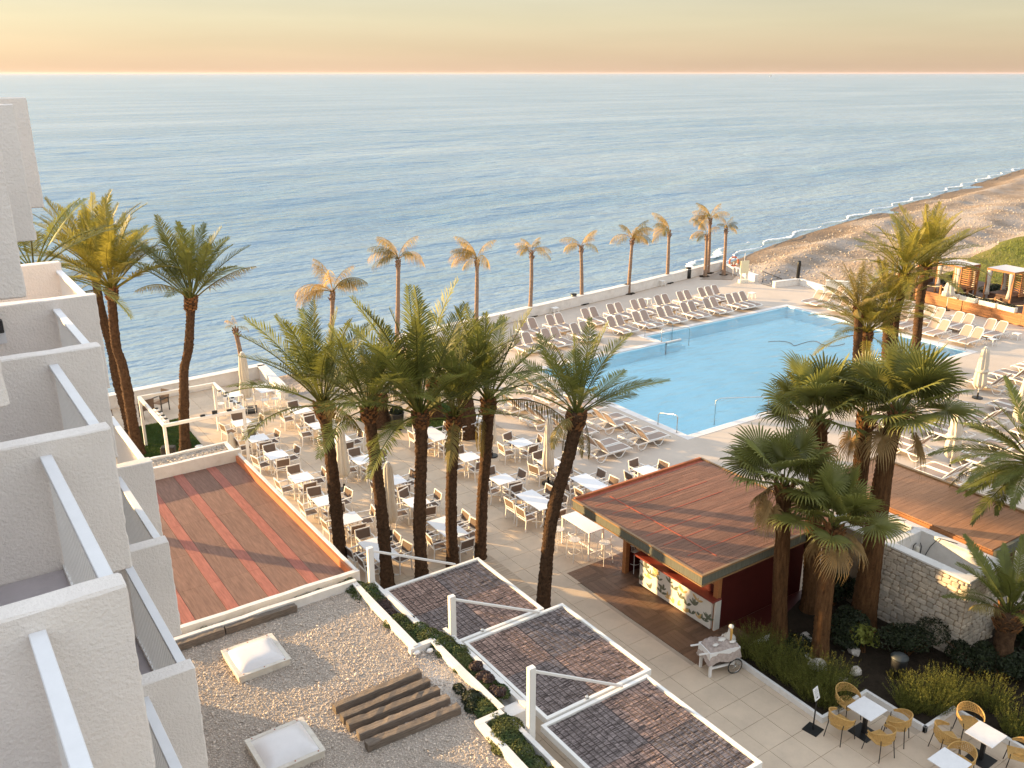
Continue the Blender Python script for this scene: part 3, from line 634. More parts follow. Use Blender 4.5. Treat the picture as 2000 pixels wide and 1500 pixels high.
# old timbers along the back edge and the row of five beams
def timber(a, b, w, h, label, group, z=3.5):
    a = Vector((*a, 0)); b = Vector((*b, 0)); d = b - a; t_ = MB(); k = 14; r_ = random.Random(int(a.x * 91 + a.y * 37)); vs_ = []
    Ln = d.length
    for i in range(k + 1):
        x = Ln * i / k; j = lambda s=.006: r_.gauss(0, s)
        c = [(-w / 2, 0), (w / 2, 0), (w / 2, h * .93), (w * .45, h), (-w * .46, h), (-w / 2, h * .94)]
        vs_ += [(x + (j(.004)), p[0] + j(), p[1] + (j() if p[1] else 0)) for p in c]
    fs = [(i * 6 + q, i * 6 + (q + 1) % 6, (i + 1) * 6 + (q + 1) % 6, (i + 1) * 6 + q) for i in range(k) for q in range(6)]
    fs = [f[::-1] for f in fs] + [(0, 1, 2, 3, 4, 5)[::1], tuple(k * 6 + q for q in range(6))[::-1]]
    o = t_.add(vs_, fs).build('timber_beam', 'old_timber', loc=(a.x, a.y, z)); o.rotation_euler = (r_.uniform(-.03, .03), 0, math.atan2(d.y, d.x))
    return tag(o, label, 'beam', group)
for i, (a, b) in enumerate((((5.60, 14.44), (7.58, 14.46)), ((5.60, 14.08), (7.60, 14.10)), ((5.60, 13.80), (7.62, 13.74)), ((5.66, 13.46), (7.66, 13.40)), ((5.66, 13.10), (7.68, 13.03)))):
    timber(a, b, .17, .17, ('weathered grey timber beam, ' + ('farthest', 'second farthest', 'middle one', 'second nearest', 'nearest')[i] + ' of the five on the pebble roof'), 'timber beams lying on the pebble roof', 3.495)
timber((3.55, 18.36), (4.62, 18.37), .16, .18, 'short rotten brown timber against the parapet beside the hotel wall', 'timbers along the parapet')
timber((4.66, 18.38), (6.36, 18.36), .15, .17, 'longer split timber against the parapet behind the first skylight', 'timbers along the parapet')
# skylights
def skylight(x0, x1, y0, y1, label):
    cx, cy = (x0 + x1) / 2, (y0 + y1) / 2; t = thing('skylight', label, 'skylight', (cx, cy, 3.5), rnd.uniform(-.02, .02), 'skylights on the pebble roof'); a, b = (x1 - x0) / 2, (y1 - y0) / 2
    mb = MB(); mb.prism([(-a, -b), (a, -b), (a, b), (-a, b)], -.05, .13); mb.build('curb', 'skylight_frame', t, bevel=.015)
    f = MB(); w = .075
    f.box(-a - .02, a + .02, -b - .02, -b + w, .132, .155); f.box(-a - .02, a + .02, b - w, b + .02, .132, .155); f.box(-a - .02, -a + w, -b + w, b - w, .132, .154); f.box(a - w, a + .02, -b + w, b - w, .132, .154)
    f.build('frame', 'skylight_frame', t, bevel=.006)
    k = 14; vs_ = []
    for j in range(k + 1):
        for i in range(k + 1):
            u, v = i / k * 2 - 1, j / k * 2 - 1
            vs_.append((u * (a - .07), v * (b - .07), .145 + .13 * (1 - abs(u) ** 4) ** .8 * (1 - abs(v) ** 4) ** .8))
    MB().add(vs_, [(j * (k + 1) + i, j * (k + 1) + i + 1, (j + 1) * (k + 1) + i + 1, (j + 1) * (k + 1) + i) for j in range(k) for i in range(k)]).build('dome', 'skylight_acrylic', t, True)
    for u in (-.8, 0, .8):
        for v in (-1, 1): MB().lathe([(.014, .155), (.014, .163), (.004, .166)], 6, (u * a, v * (b - .03))).build('screw', 'rust_strip', t)
skylight(4.33, 5.46, 16.43, 17.56, 'square domed skylight with cream frame, nearer the brown roof')
skylight(3.80, 4.94, 13.38, 14.48, 'square domed skylight with cream frame at the bottom edge of the photo')
for (x, y, l_) in ((7.90, 15.18, 'larger white stone lying on the pebbles at the parapet corner'), (8.18, 15.08, 'smaller white stone beside the parapet step')):
    o = MB().lathe([(.02, 0), (.06, .02), (.075, .05), (.05, .09), (.01, .10)], 9).build('white_stone', 'white_metal', None, True, loc=(x, y, 3.5)); o.scale = (1.2, .85, .9); tag(o, l_, 'stone', 'white stones on the pebble roof')

# ---- green strip in the roof planter
def leaf_mound(name, blobs, count, leaf, seed, m, parent=None, base=None, up=.5, core=True):
    """leaf-sized faces spread through mounds; blobs = (x,y,z,rx,ry,rz)"""
    g = np.random.default_rng(seed); wts = np.array([b[3] * b[4] for b in blobs]); wts = wts / wts.sum()
    idx = g.choice(len(blobs), count, p=wts); b = np.array(blobs)[idx]
    d = g.normal(size=(count, 3)); d[:, 2] = np.abs(d[:, 2]) * 1.0 - .15; d /= np.linalg.norm(d, axis=1)[:, None]
    rr = g.uniform(.72, 1.05, count) ** .6
    c = b[:, :3] + d * b[:, 3:6] * rr[:, None]
    nrm = d + g.normal(0, .55, (count, 3)); nrm[:, 2] += up; nrm /= np.linalg.norm(nrm, axis=1)[:, None]
    t1 = np.cross(nrm, g.normal(size=(count, 3))); t1 /= np.linalg.norm(t1, axis=1)[:, None]; t2 = np.cross(nrm, t1)
    s = (leaf * g.uniform(.6, 1.4, count))[:, None]
    v = np.stack([c - t1 * s, c + t2 * s * .45 + nrm * s * .2, c + t1 * s, c - t2 * s * .45 + nrm * s * .2], 1).reshape(-1, 3)
    f = np.arange(count * 4).reshape(-1, 4)
    return ob(name, np_mesh(name, v, f, m), parent)
def green(name, blobs, count, leaf, seed, m, label, cat='plant', group=None, kind=None):
    o = leaf_mound(name, blobs, count, leaf, seed, m)
    c = blobs[0]
    return tag(o, label, cat, group, kind)
rr_ = random.Random(5)
def chain(x0, y0, x1, y1, k, r, z, jit=.06, flat=.55):
    return [(x0 + (x1 - x0) * i / (k - 1) + rr_.gauss(0, jit), y0 + (y1 - y0) * i / (k - 1) + rr_.gauss(0, jit), z + rr_.gauss(0, .02), r * rr_.uniform(.7, 1.3), r * rr_.uniform(.7, 1.3), r * flat * rr_.uniform(.7, 1.25)) for i in range(k)]
G_ = 'creeping plants in the roof planter'
green('ground_cover', chain(3.6, 18.74, 8.0, 18.74, 26, .16, 3.46, .03, .6), 7000, .020, 21, 'succulent', 'low green creeper filling the narrow planter along the brown roof', 'ground cover', kind='stuff')
green('ground_cover', chain(8.0, 18.6, 8.2, 17.6, 8, .23, 3.52), 5200, .022, 22, 'succulent', 'green creeper spilling round the corner of the roof planter', 'ground cover', kind='stuff')
green('ground_cover', chain(8.18, 17.5, 8.2, 16.4, 8, .18, 3.5), 3400, .024, 23, 'succulent_dark', 'dark reddish creeper beside the first pergola post', 'ground cover', kind='stuff')
green('ground_cover', chain(8.15, 16.5, 8.3, 15.5, 8, .25, 3.5) + chain(8.45, 15.6, 8.62, 14.6, 7, .26, 3.52), 13000, .024, 24, 'succulent', 'bright green cushions of succulents around the middle pergola post', 'ground cover', kind='stuff')
green('ground_cover', chain(8.6, 14.5, 8.62, 13.1, 9, .21, 3.5), 7600, .024, 25, 'succulent', 'green creeper along the planter between the middle and near pergola posts', 'ground cover', kind='stuff')
green('ground_cover', chain(8.6, 13.9, 8.64, 12.9, 5, .15, 3.6), 2400, .028, 26, 'succulent_dark', 'dark red leaved plant growing over the planter wall', 'ground cover', kind='stuff')
green('ground_cover', chain(8.3, 12.9, 8.0, 11.4, 11, .30, 3.5), 14000, .026, 27, 'succulent', 'large green cushion of succulents at the near pergola post', 'ground cover', kind='stuff')
green('ground_cover', chain(8.05, 11.2, 8.05, 9.0, 9, .22, 3.45), 6000, .026, 28, 'succulent', 'green creeper in the planter at the bottom edge of the photo', 'ground cover', kind='stuff')
green('weed', [(8.1, 13.2, 3.5, .22, .22, .16), (7.95, 12.95, 3.5, .16, .16, .12), (8.05, 13.6, 3.5, .12, .2, .1)], 1600, .03, 29, 'bush', 'dark weed sprouting from the pebbles at the parapet foot')

# ------------------------------------------------------------------ hanging reed pergolas
def pergola(x0, x1, y0, y1, z, px_, py_, pz0, pz1, rod_y, label, seed):
    t = thing('reed_pergola', label, 'pergola', ((x0 + x1) / 2, (y0 + y1) / 2, z), 0, 'reed covered pergolas hung from white posts')
    O = Vector((-(x0 + x1) / 2, -(y0 + y1) / 2, -z)); w = .085; h = .16
    def P_(mb, name, m, bevel=0, kind=None): o = mb.build(name, m, t, loc=O, bevel=bevel); return tag(o, kind=kind) if kind else o
    P_(MB().box(x0, x1, y1 - w, y1, z - h, z), 'frame_beam', 'frame_white', .008); P_(MB().box(x0, x1, y0, y0 + w, z - h, z), 'frame_beam', 'frame_white', .008)
    P_(MB().box(x0, x0 + w, y0 + w, y1 - w, z - h, z - .002), 'frame_beam', 'frame_white', .008); P_(MB().box(x1 - w, x1, y0 + w, y1 - w, z - h, z - .002), 'frame_beam', 'frame_white', .008)
    r_ = random.Random(seed); xm, ym = (x0 + x1) / 2 + r_.uniform(-.06, .06), (y0 + y1) / 2 + r_.uniform(-.06, .06); e = .012
    P_(MB().box(x0 + w, x1 - w, y0 + w, y1 - w, z - .075, z - .065), 'mat_backing', 'dark_gap')
    for i in range(2):
        for j in range(2):
            xa, xb = (x0 + w + e, xm - e) if i == 0 else (xm + e, x1 - w - e); ya, yb = (y0 + w + e, ym - e) if j == 0 else (ym + e, y1 - w - e)
            dark = (i + j + seed) % 2; mb = MB(); wires = MB()
            y = ya
            # rows of short broken twigs laid along the pergola, tied down by wires
            while y < yb:
                wr = r_.uniform(.018, .030); x = xa
                while x < xb:
                    l_ = r_.uniform(.07, .30); x2 = min(xb, x + l_)
                    zz = z - .056 + r_.uniform(0, .009); jy = r_.gauss(0, .006)
                    if r_.random() > .05:
                        mb.add([(x, y + jy, zz), (x2 - .008, y + jy + r_.gauss(0, .008), zz + r_.gauss(0, .004)), (x2 - .008, y + jy + wr * .5, zz + .006), (x, y + jy + wr * .5, zz + .006), (x2 - .008, y + wr, zz - .004), (x, y + wr, zz - .004)], [(0, 1, 2, 3), (3, 2, 4, 5)])
                    x = x2
                y += wr + r_.uniform(.0, .006)
            k = max(3, int((xb - xa) / .125))
            for q in range(1, k):
                x = xa + (xb - xa) * q / k + r_.gauss(0, .008); wires.box(x - .005, x + .005, ya, yb, z - .04, z - .033)
            o = tag(mb.build('reed_mat', 'reed_grey' if dark else 'reed_brown', t, loc=O), kind='stuff')
            wires.build('tie_wires', 'dark_gap', t, loc=O)
    P_(MB().box(px_ - .075, px_ + .075, py_ - .06, py_ + .06, pz0, pz1), 'post', 'frame_white', .008)
    P_(MB().beam((px_ + .07, py_ - .01, pz1 - .12), (x1 - .75, rod_y, z + .03), .055, .055), 'tension_rod', 'frame_white', .006)
    P_(MB().lathe([(.045, z), (.045, z + .05), (.02, z + .07)], 10, ((x0 + x1) / 2 - .35, y0 + .05)), 'bolt_cap', 'steel')
    # wall bracket carrying the frame
    P_(MB().box(x0 - .12, x0, (y0 + y1) / 2 - .08, (y0 + y1) / 2 + .08, z - .5, z - .02), 'bracket', 'frame_white')
pergola(8.72, 11.60, 15.42, 18.45, 3.2, 8.34, 18.30, 2.9, 4.60, 18.42, 'reed pergola farthest from the camera, under the terrace palms', 1)
pergola(9.22, 12.12, 12.12, 15.36, 3.2, 8.90, 15.30, 2.9, 4.58, 15.30, 'middle reed pergola with the post among green succulents', 3)
pergola(9.02, 11.92, 8.80, 12.06, 3.2, 8.55, 11.75, 2.9, 4.98, 12.02, 'reed pergola at the bottom edge, nearest the camera', 2)
# ------------------------------------------------------------------ terrace furniture
def make_chair():
    """arm chair, faces +X; white tube frame with brown woven seat and back"""
    t = thing('terrace_chair', 'x', 'chair')
    w = .27; tw = .038
    for s in (-1, 1):
        MB().beam((.23, s * w, 0), (.225, s * w, .66), tw, .03).build('leg', 'frame_white', t)
        MB().beam((-.27, s * w, 0), (-.235, s * w, .45), tw, .03).build('leg', 'frame_white', t)
        MB().beam((.245, s * w, .665), (-.265, s * w, .665), .05, .028).build('armrest', 'frame_white', t)
    f = MB(); f.beam((.23, -w, .43), (-.24, -w, .43), .03, .035); f.beam((.23, w, .43), (-.24, w, .43), .03, .035); f.beam((.225, -w, .43), (.225, w, .43), .03, .035); f.beam((-.235, -w, .43), (-.235, w, .43), .03, .035)
    f.build('seat_frame', 'frame_white', t)
    MB().box(-.22, .21, -.255, .255, .435, .45).build('seat', 'textile_brown', t)
    b = MB()
    for s in (-1, 1): b.beam((-.238, s * w, .43), (-.335, s * w, .90), tw, .03)
    b.beam((-.337, -w, .885), (-.337, w, .885), .03, .035); b.beam((-.262, -w, .535), (-.262, w, .535), .028, .03)
    bk = b.build('back_frame', 'frame_white', t)
    m = MB().beam((-.268, 0, .55), (-.332, 0, .872), .50, .014, up=(1, 0, 0)); m.build('backrest', 'textile_brown', t)
    return t
def make_table(lx, ly, name='terrace_table'):
    t = thing(name, 'x', 'table')
    MB().box(-lx / 2, lx / 2, -ly / 2, ly / 2, .715, .74).build('table_top', 'table_white', t, bevel=.005)
    ys = (0,) if ly < 1 else (-ly * .3, ly * .3)
    for y in ys:
        MB().box(-.035, .035, y - .035, y + .035, .05, .715).build('pedestal', 'frame_white', t)
        ft = MB(); ft.beam((-.32, y - .26, .015), (.32, y + .26, .015), .05, .03); ft.beam((-.32, y + .26, .017), (.32, y - .26, .017), .05, .034)
        ft.beam((-.2, y - .17, .02), (0, y, .12), .03); ft.beam((.2, y + .17, .02), (0, y, .12), .03)
        ft.build('foot', 'frame_white', t)
    return t
chair0 = make_chair(); sq0 = make_table(.80, .80); ln0 = make_table(.80, 1.6)
used = {}
def put(src, x, y, rz, label):
    k = src.name
    if not used.get(k): used[k] = 1; src.location = (x, y, 0); src.rotation_euler = (0, 0, rz); src['label'] = label; return src
    return copy_tree(src, label, (x, y, 0), rz)
CH, TG_ = 'white armchairs with brown woven backs on the terrace', 'white tables on the restaurant terrace'
chair0['group'] = CH; sq0['group'] = TG_; ln0['group'] = TG_
def cset(x, y, long_, tname, sides='LRNF', j=.04):
    """one table and the chairs round it; sides: L left, R right (pool side), N near, F far (sea side)"""
    put(ln0 if long_ else sq0, x, y, rnd.gauss(0, .02), ('long white table, ' if long_ else 'square white table, ') + tname)
    q = lambda s: rnd.gauss(0, s)
    d = .62
    if long_:
        for e, sy in (('near', -.4), ('far', .4)):
            if 'L' in sides: put(chair0, x - d + q(j), y + sy + q(j), q(.09), 'armchair on the left, %s place, at the %s' % (e, tname))
            if 'R' in sides: put(chair0, x + d + q(j), y + sy + q(j), math.pi + q(.09), 'armchair on the right, %s place, at the %s' % (e, tname))
        if 'N' in sides: put(chair0, x + q(j), y - 1.06 + q(j), math.pi / 2 + q(.09), 'armchair at the near end of the ' + tname)
        if 'F' in sides: put(chair0, x + q(j), y + 1.06 + q(j), -math.pi / 2 + q(.09), 'armchair at the far end of the ' + tname)
        return
    if 'L' in sides: put(chair0, x - d + q(j), y + q(j), q(.12), 'armchair on the left of the ' + tname)
    if 'R' in sides: put(chair0, x + d + q(j), y + q(j), math.pi + q(.12), 'armchair on the pool side of the ' + tname)
    if 'N' in sides: put(chair0, x + q(j), y - d + q(j), math.pi / 2 + q(.12), 'armchair on the near side of the ' + tname)
    if 'F' in sides: put(chair0, x + q(j), y + d + q(j), -math.pi / 2 + q(.12), 'armchair on the sea side of the ' + tname)
E = ['table nearest the sea', 'second table from the sea', 'third table from the sea', 'fourth table from the sea', 'fifth table from the sea', 'sixth table from the sea', 'seventh table from the sea']
for i, (x, y) in enumerate(((11.55, 38.3), (11.5, 36.1), (11.5, 33.9), (11.5, 31.2), (11.45, 28.8), (11.55, 27.0))): cset(x, y, False, E[i] + ', row beside brown roof')
cset(11.45, 24.4, True, 'last table, row beside brown roof', 'LRF')
for i, (x, y) in enumerate(((14.35, 38.3), (14.3, 36.0), (14.4, 34.0), (14.25, 31.4), (14.35, 28.9), (14.2, 26.8))): cset(x, y, False, E[i] + ', row behind palms')
cset(14.1, 24.4, True, 'last table, row behind palms', 'LRN')
cset(18.0, 32.2, True, 'table by the lawn, third row')
cset(17.95, 29.2, False, 'second table, third row'); cset(17.9, 26.6, False, 'third table, third row')
cset(17.9, 24.4, True, 'last table, third row')
cset(20.4, 32.6, False, 'table beside the thick trunk, row by loungers'); cset(20.6, 29.2, False, 'second table, row by loungers'); cset(20.4, 26.8, False, 'table behind the parasol, row by loungers')
cset(20.5, 24.4, True, 'long table by the bar roof corner'); cset(23.1, 24.0, False, 'lone table behind the bar roof')
cset(18.84, 38.54, False, 'table beside the dark cone planter', 'RL')

# tall white tables with stools
def make_stool():
    t = thing('bar_stool', 'x', 'bar stool', group='white wire backed bar stools')
    for sx, sy in ((-1, -1), (1, -1), (1, 1), (-1, 1)): MB().tube([(sx * .21, sy * .21, 0), (sx * .16, sy * .16, .74)], .013, 6).build('leg', 'frame_white', t)
    MB().lathe([(.01, .735), (.2, .735), (.205, .755), (.01, .76)], 14).build('seat', 'frame_white', t)
    r_ = MB(); 
    for z in (.28,): r_.tube([(.2 * math.cos(a), .2 * math.sin(a), z) for a in [2 * math.pi * i / 12 for i in range(13)]], .01, 5, False)
    r_.build('foot_ring', 'frame_white', t)
    b = MB(); arc = [R(110 + 140 * i / 10) for i in range(11)]
    b.tube([(.22 * math.cos(a), .22 * math.sin(a), .98) for a in arc], .014, 6)
    for i in range(0, 11): a = arc[i]; b.tube([(.19 * math.cos(a), .19 * math.sin(a), .75), (.22 * math.cos(a), .22 * math.sin(a), .98)], .007, 4)
    b.build('backrest', 'frame_white', t)
    return t
stool0 = make_stool()
def high_table(x, y, lx, ly, h, label):
    t = thing('high_table', label, 'bar table', (x, y, 0), 0, 'tall white bar tables')
    MB().box(-lx / 2, lx / 2, -ly / 2, ly / 2, h - .035, h).build('table_top', 'table_white', t, bevel=.005)
    for sx in (-1, 1):
        for sy in (-1, 1): MB().box(sx * (lx / 2 - .04) - .025, sx * (lx / 2 - .04) + .025, sy * (ly / 2 - .04) - .025, sy * (ly / 2 - .04) + .025, 0, h - .035).build('leg', 'frame_white', t)
    f = MB(); f.box(-.02, .02, -ly / 2 + .06, ly / 2 - .06, .22, .26); f.box(-lx / 2 + .06, lx / 2 - .06, -ly / 2 + .03, -ly / 2 + .07, .22, .255); f.box(-lx / 2 + .06, lx / 2 - .06, ly / 2 - .07, ly / 2 - .03, .22, .255); f.build('foot_rail', 'frame_white', t)
high_table(17.82, 21.55, .68, 1.55, 1.08, 'tall white bar table between the palm trunk and the bar roof')
for (x, y, a, l_) in ((17.2, 22.1, 0, 'wire stool at the far left of the tall table by the bar'), (17.2, 21.2, 0, 'wire stool at the near left of the tall table by the bar'), (17.9, 20.45, 1.6, 'wire stool at the near end of the tall table by the bar'), (18.45, 22.1, 3.1, 'wire stool behind the tall table by the bar, at its far right')): put(stool0, x, y, a, l_)
high_table(13.75, 41.45, .75, 1.3, 1.05, 'tall white table at the corner of the sea wall, beside the first parasol')
for (x, y, a, l_) in ((13.45, 40.6, 1.6, 'wire stool on the near side of the corner tall table, left one'), (13.95, 40.5, 1.6, 'wire stool on the near side of the corner tall table, right one'), (14.5, 41.4, 3.1, 'wire stool on the right of the corner tall table')): put(stool0, x, y, a, l_)
high_table(12.25, 41.5, .75, .75, 1.0, 'small tall white table behind the spotlight frame')
for (x, y, a, l_) in ((11.5, 41.3, 0, 'wire stool left of the small table behind the spotlight frame'), (12.9, 41.2, 3, 'wire stool right of the small table behind the spotlight frame')): put(stool0, x, y, a, l_)
high_table(20.2, 39.7, .75, 1.3, 1.05, 'tall white table half hidden behind the middle palm crowns'); 
high_table(22.2, 41.0, .75, 1.3, 1.05, 'tall white table near the sea wall behind the palm crowns')
for (x, y, a, l_) in ((19.5, 39.7, 0, 'wire stool left of the tall table behind the middle palm crowns'), (20.9, 39.7, 3.1, 'wire stool right of the tall table behind the middle palm crowns')): put(stool0, x, y, a, l_)
# brown wicker armchairs by the sea wall
def make_wicker():
    t = thing('wicker_armchair', 'x', 'chair', group='brown armchairs by the sea wall')
    for s in (-1, 1):
        MB().beam((.24, s * .27, 0), (.24, s * .27, .66), .035).build('leg', 'black_metal', t); MB().beam((-.25, s * .27, 0), (-.24, s * .27, .66), .035).build('leg', 'black_metal', t)
        MB().beam((.26, s * .27, .67), (-.28, s * .27, .67), .05, .03).build('armrest', 'black_metal', t)
    MB().box(-.24, .26, -.26, .26, .41, .45).build('seat', 'textile_brown', t, bevel=.01)
    MB().beam((-.26, 0, .44), (-.38, 0, 1.0), .52, .035, up=(1, 0, 0)).build('backrest', 'textile_brown', t)
    return t
wk = make_wicker()
for (x, y, a, l_) in ((8.6, 43.5, 1.75, 'brown armchair facing the sea, just left of the leaning palm trunk'), (9.4, 44.0, -2.6, 'brown armchair between palm trunk and sea wall, seen from the side'), (5.9, 43.1, 1.5, 'brown armchair behind the two crossing trunks, left one'), (6.7, 43.0, 1.5, 'brown armchair behind the spotlight frame corner, right of the crossing trunks'), (6.6, 43.9, -1.5, 'brown armchair against the sea wall at far left')): put(wk, x, y, a, l_)

# ---- sun loungers
def make_lounger():
    """lies along +X: foot end at +X, raised back towards -X, hinge at x = -.25; white resin with taupe sling"""
    t = thing('sun_lounger', 'x', 'sun lounger', group='white sun loungers with taupe slings')
    w = .31; f = MB()
    for s in (-1, 1):
        f.beam((-.95, s * w, .30), (.80, s * w, .33), .045, .055); f.tube([(.78, s * w, .33), (.92, s * w, .325), (1.0, s * w, .27)], .03, 6)
    f.beam((1.0, -w - .02, .265), (1.0, w + .02, .265), .045, .06); f.beam((-.94, -w, .30), (-.94, w, .30), .05, .05); f.beam((-.28, -w, .31), (-.28, w, .31), .045, .04)
    f.build('frame', 'frame_white', t)
    sl = MB(); k = 8; prof = [(-.24 + i / k * 1.20, .345 - .012 * math.sin(math.pi * i / k) - (.06 * max(0, i / k - .86) / .14)) for i in range(k + 1)]
    vs_ = [(x, s * .275, z) for x, z in prof for s in (-1, 1)] + [(x, s * .275, z + .012) for x, z in prof for s in (-1, 1)]; m_ = 2 * (k + 1)
    fs = [(2 * i, 2 * i + 1, 2 * i + 3, 2 * i + 2) for i in range(k)] + [(m_ + 2 * i, m_ + 2 * i + 2, m_ + 2 * i + 3, m_ + 2 * i + 1) for i in range(k)]
    sl.add(vs_, fs).build('seat_sling', 'sling', t)
    edge = MB()
    for s in (-1, 1): edge.tube([(x, s * .295, z + .012) for x, z in prof], .022, 6)
    edge.build('seat_rim', 'frame_white', t)
    a0 = Vector((-.27, 0, .35)); d = Vector((-math.cos(R(52)), 0, math.sin(R(52)))); Lb = .78
    br = MB(); pts = [(0, .295), (.15, .30), (Lb - .14, .285), (Lb - .03, .24), (Lb, .13)]
    loop = [a0 + d * u + Vector((0, -v, 0)) for u, v in pts] + [a0 + d * u + Vector((0, v, 0)) for u, v in pts[::-1]]
    br.tube(loop, .026, 6); back = br.build('backrest', 'frame_white', t)
    nb = Vector((d.z, 0, -d.x)) * .012
    q = MB(); pl = [(.03, -.27), (.03, .27), (Lb - .16, .262), (Lb - .06, .22), (Lb - .02, .12), (Lb - .02, -.12), (Lb - .06, -.22), (Lb - .16, -.262)]
    v1 = [a0 + d * u + Vector((0, v, 0)) - nb * .5 for u, v in pl]; v2 = [p + nb for p in v1]; n = len(pl)
    q.add(v1 + v2, [tuple(range(n)), tuple(range(n, 2 * n))[::-1]] + [(i, n + i, n + (i + 1) % n, (i + 1) % n) for i in range(n)]).build('back_sling', 'sling', back)
    for s in (-1, 1):   # looped front legs, rear leg frames
        MB().tube([(.62, s * w, .31), (.50, s * (w + .01), .16), (.36, s * (w + .02), .03), (.20, s * (w + .02), .025), (.10, s * (w + .01), .09), (.0, s * w, .22), (-.08, s * w, .30)], .024, 6).build('leg', 'frame_white', t, True)
        MB().tube([(-.40, s * w, .30), (-.52, s * (w + .01), .12), (-.64, s * (w + .02), .03), (-.80, s * (w + .02), .03), (-.93, s * w, .14), (-.95, s * w, .29)], .024, 6).build('leg', 'frame_white', t, True)
    return t
lg0 = make_lounger()
def lounger(x, y, rz, label): return put(lg0, x, y, rz + rnd.gauss(0, .015), label)
# seafront rows: heads to the sea, feet to the pool (rotation -90 deg)
FX = [29.6, 30.35, 31.8, 32.5, 34.05, 34.75, 37.0, 37.7, 39.15, 39.85, 41.3, 42.0, 43.5, 44.2, 45.65, 46.35, 47.9, 48.6, 49.3]
BX = [31.9, 32.6, 34.05, 34.75, 36.95, 37.65, 39.15, 39.85, 41.3, 42.0, 43.5, 44.2, 45.65, 46.35, 47.8, 48.5, 49.2]
def pair_names(xs):
    out = []; g = []; 
    for x in xs:
        if g and x - g[-1][-1] < .95: g[-1].append(x)
        else: g.append([x])
    for i, gr in enumerate(g):
        for k, x in enumerate(gr): out.append((x, i, k, len(gr), len(g)))
    return out
def place_seats(xs, yh, row):
    for x, i, k, n_, tot in pair_names(xs):
        w_ = ('left' if k == 0 else 'right') if n_ == 2 else ('left', 'middle', 'right')[k]
        grp = 'last trio' if n_ == 3 else ORD[i] + ' pair from the left'
        lounger(x, yh - .78, -math.pi / 2, 'lounger, %s one of the %s, %s' % (w_, grp, row))
place_seats(FX, 42.7, 'seafront row nearest the pool')
place_seats(BX, 45.25, 'rear seafront row')
# beside the terrace: feet to the pool (+X)
def place_side(ys, x, row):
    for i, y in enumerate(ys):
        for s, w_ in ((.36, 'far'), (-.36, 'near')): lounger(x, y + s, 0, 'lounger, %s one of the %s pair from the sea, %s' % (w_, ORD[i], row))
place_side([36.1, 34.05, 31.9, 29.75, 27.55], 26.2, 'left pool edge row')
place_side([34.0, 31.9, 29.75, 27.5], 23.85, 'row beside the tables')
# far end of the pool: heads away from the water
for (x, y, l_) in ((53.75, 39.75, 'lounger by the cream wall, farther of two at the far pool corner'), (53.75, 39.0, 'lounger by the cream wall, nearer of two at the far pool corner'), (56.0, 39.6, 'lounger tucked behind the two at the far pool corner'), (53.5, 37.3, 'lounger half hidden by the short date palm at the far end of the pool'), (53.5, 36.5, 'lounger behind the short date palm, second from the cream wall corner')): lounger(x, y, math.pi, l_)
for i, (ya, yb) in enumerate(((34.1, 33.3), (32.45, 31.75), (30.45, 29.75), (28.3, 27.6))):
    for y, w_ in ((ya, 'far'), (yb, 'near')): lounger(55.85, y, math.pi, 'lounger, %s one of the %s pair from the beach, row below the cabana deck' % (w_, ORD[i]))
for i, (ya, yb) in enumerate(((32.65, 31.95), (30.5, 29.85), (28.35, 27.65))):
    for y, w_ in ((ya, 'far'), (yb, 'near')): lounger(53.2, y, math.pi, 'lounger, %s one of the %s pair from the beach, row at the far pool end' % (w_, ORD[i]))
# right hand rows: feet to the pool (+Y), backs towards the camera
def place_right(xs, yc, row):
    for i, x in enumerate(xs):
        for s, w_ in ((-.36, 'left'), (.36, 'right')): lounger(x + s, yc, math.pi / 2, 'lounger, %s one of the %s pair from the left, %s' % (w_, ORD[i], row))
place_right([36.7, 39.0, 41.6, 46.1, 48.4, 50.7], 22.6, 'front row at right')
place_right([34.9, 37.9, 40.8, 43.6, 46.2], 20.1, 'middle row at right')
place_right([33.5, 36.2, 38.6, 41.0], 17.6, 'rear row at right')
# low white side tables
def make_side():
    t = thing('side_table', 'x', 'side table', group='low white side tables among the loungers')
    MB().box(-.22, .22, -.22, .22, .38, .41).build('table_top', 'frame_white', t, bevel=.012)
    for sx in (-1, 1):
        for sy in (-1, 1): MB().beam((sx * .2, sy * .2, 0), (sx * .17, sy * .17, .38), .05, .03).build('leg', 'frame_white', t)
    return t
st0 = make_side()
for (x, y, l_) in ((57.4, 31.3, 'low white side table beneath the small parasol'), (54.1, 26.9, 'low white side table at the end of the row by the far pool corner'), (56.6, 26.7, 'low white side table at the near end of the row below the cabanas'),
                   (48.88, 50.30, 'lone low white side table by the sea wall, away from the loungers'), (51.52, 43.53, 'low white side table right of the last trio of loungers'), (43.71, 43.43, 'low white side table between pairs in the seafront rows'), (43.91, 46.49, 'low white side table behind the rear seafront row'), (36.83, 48.18, 'low white side table behind the rear row near the second sea palm'), (25.91, 35.70, 'low white side table left of the pool among the loungers'), (34.81, 17.31, 'low white side table behind the brown roof on the right')):
    put(st0, x, y, rnd.uniform(-.1, .1), l_)

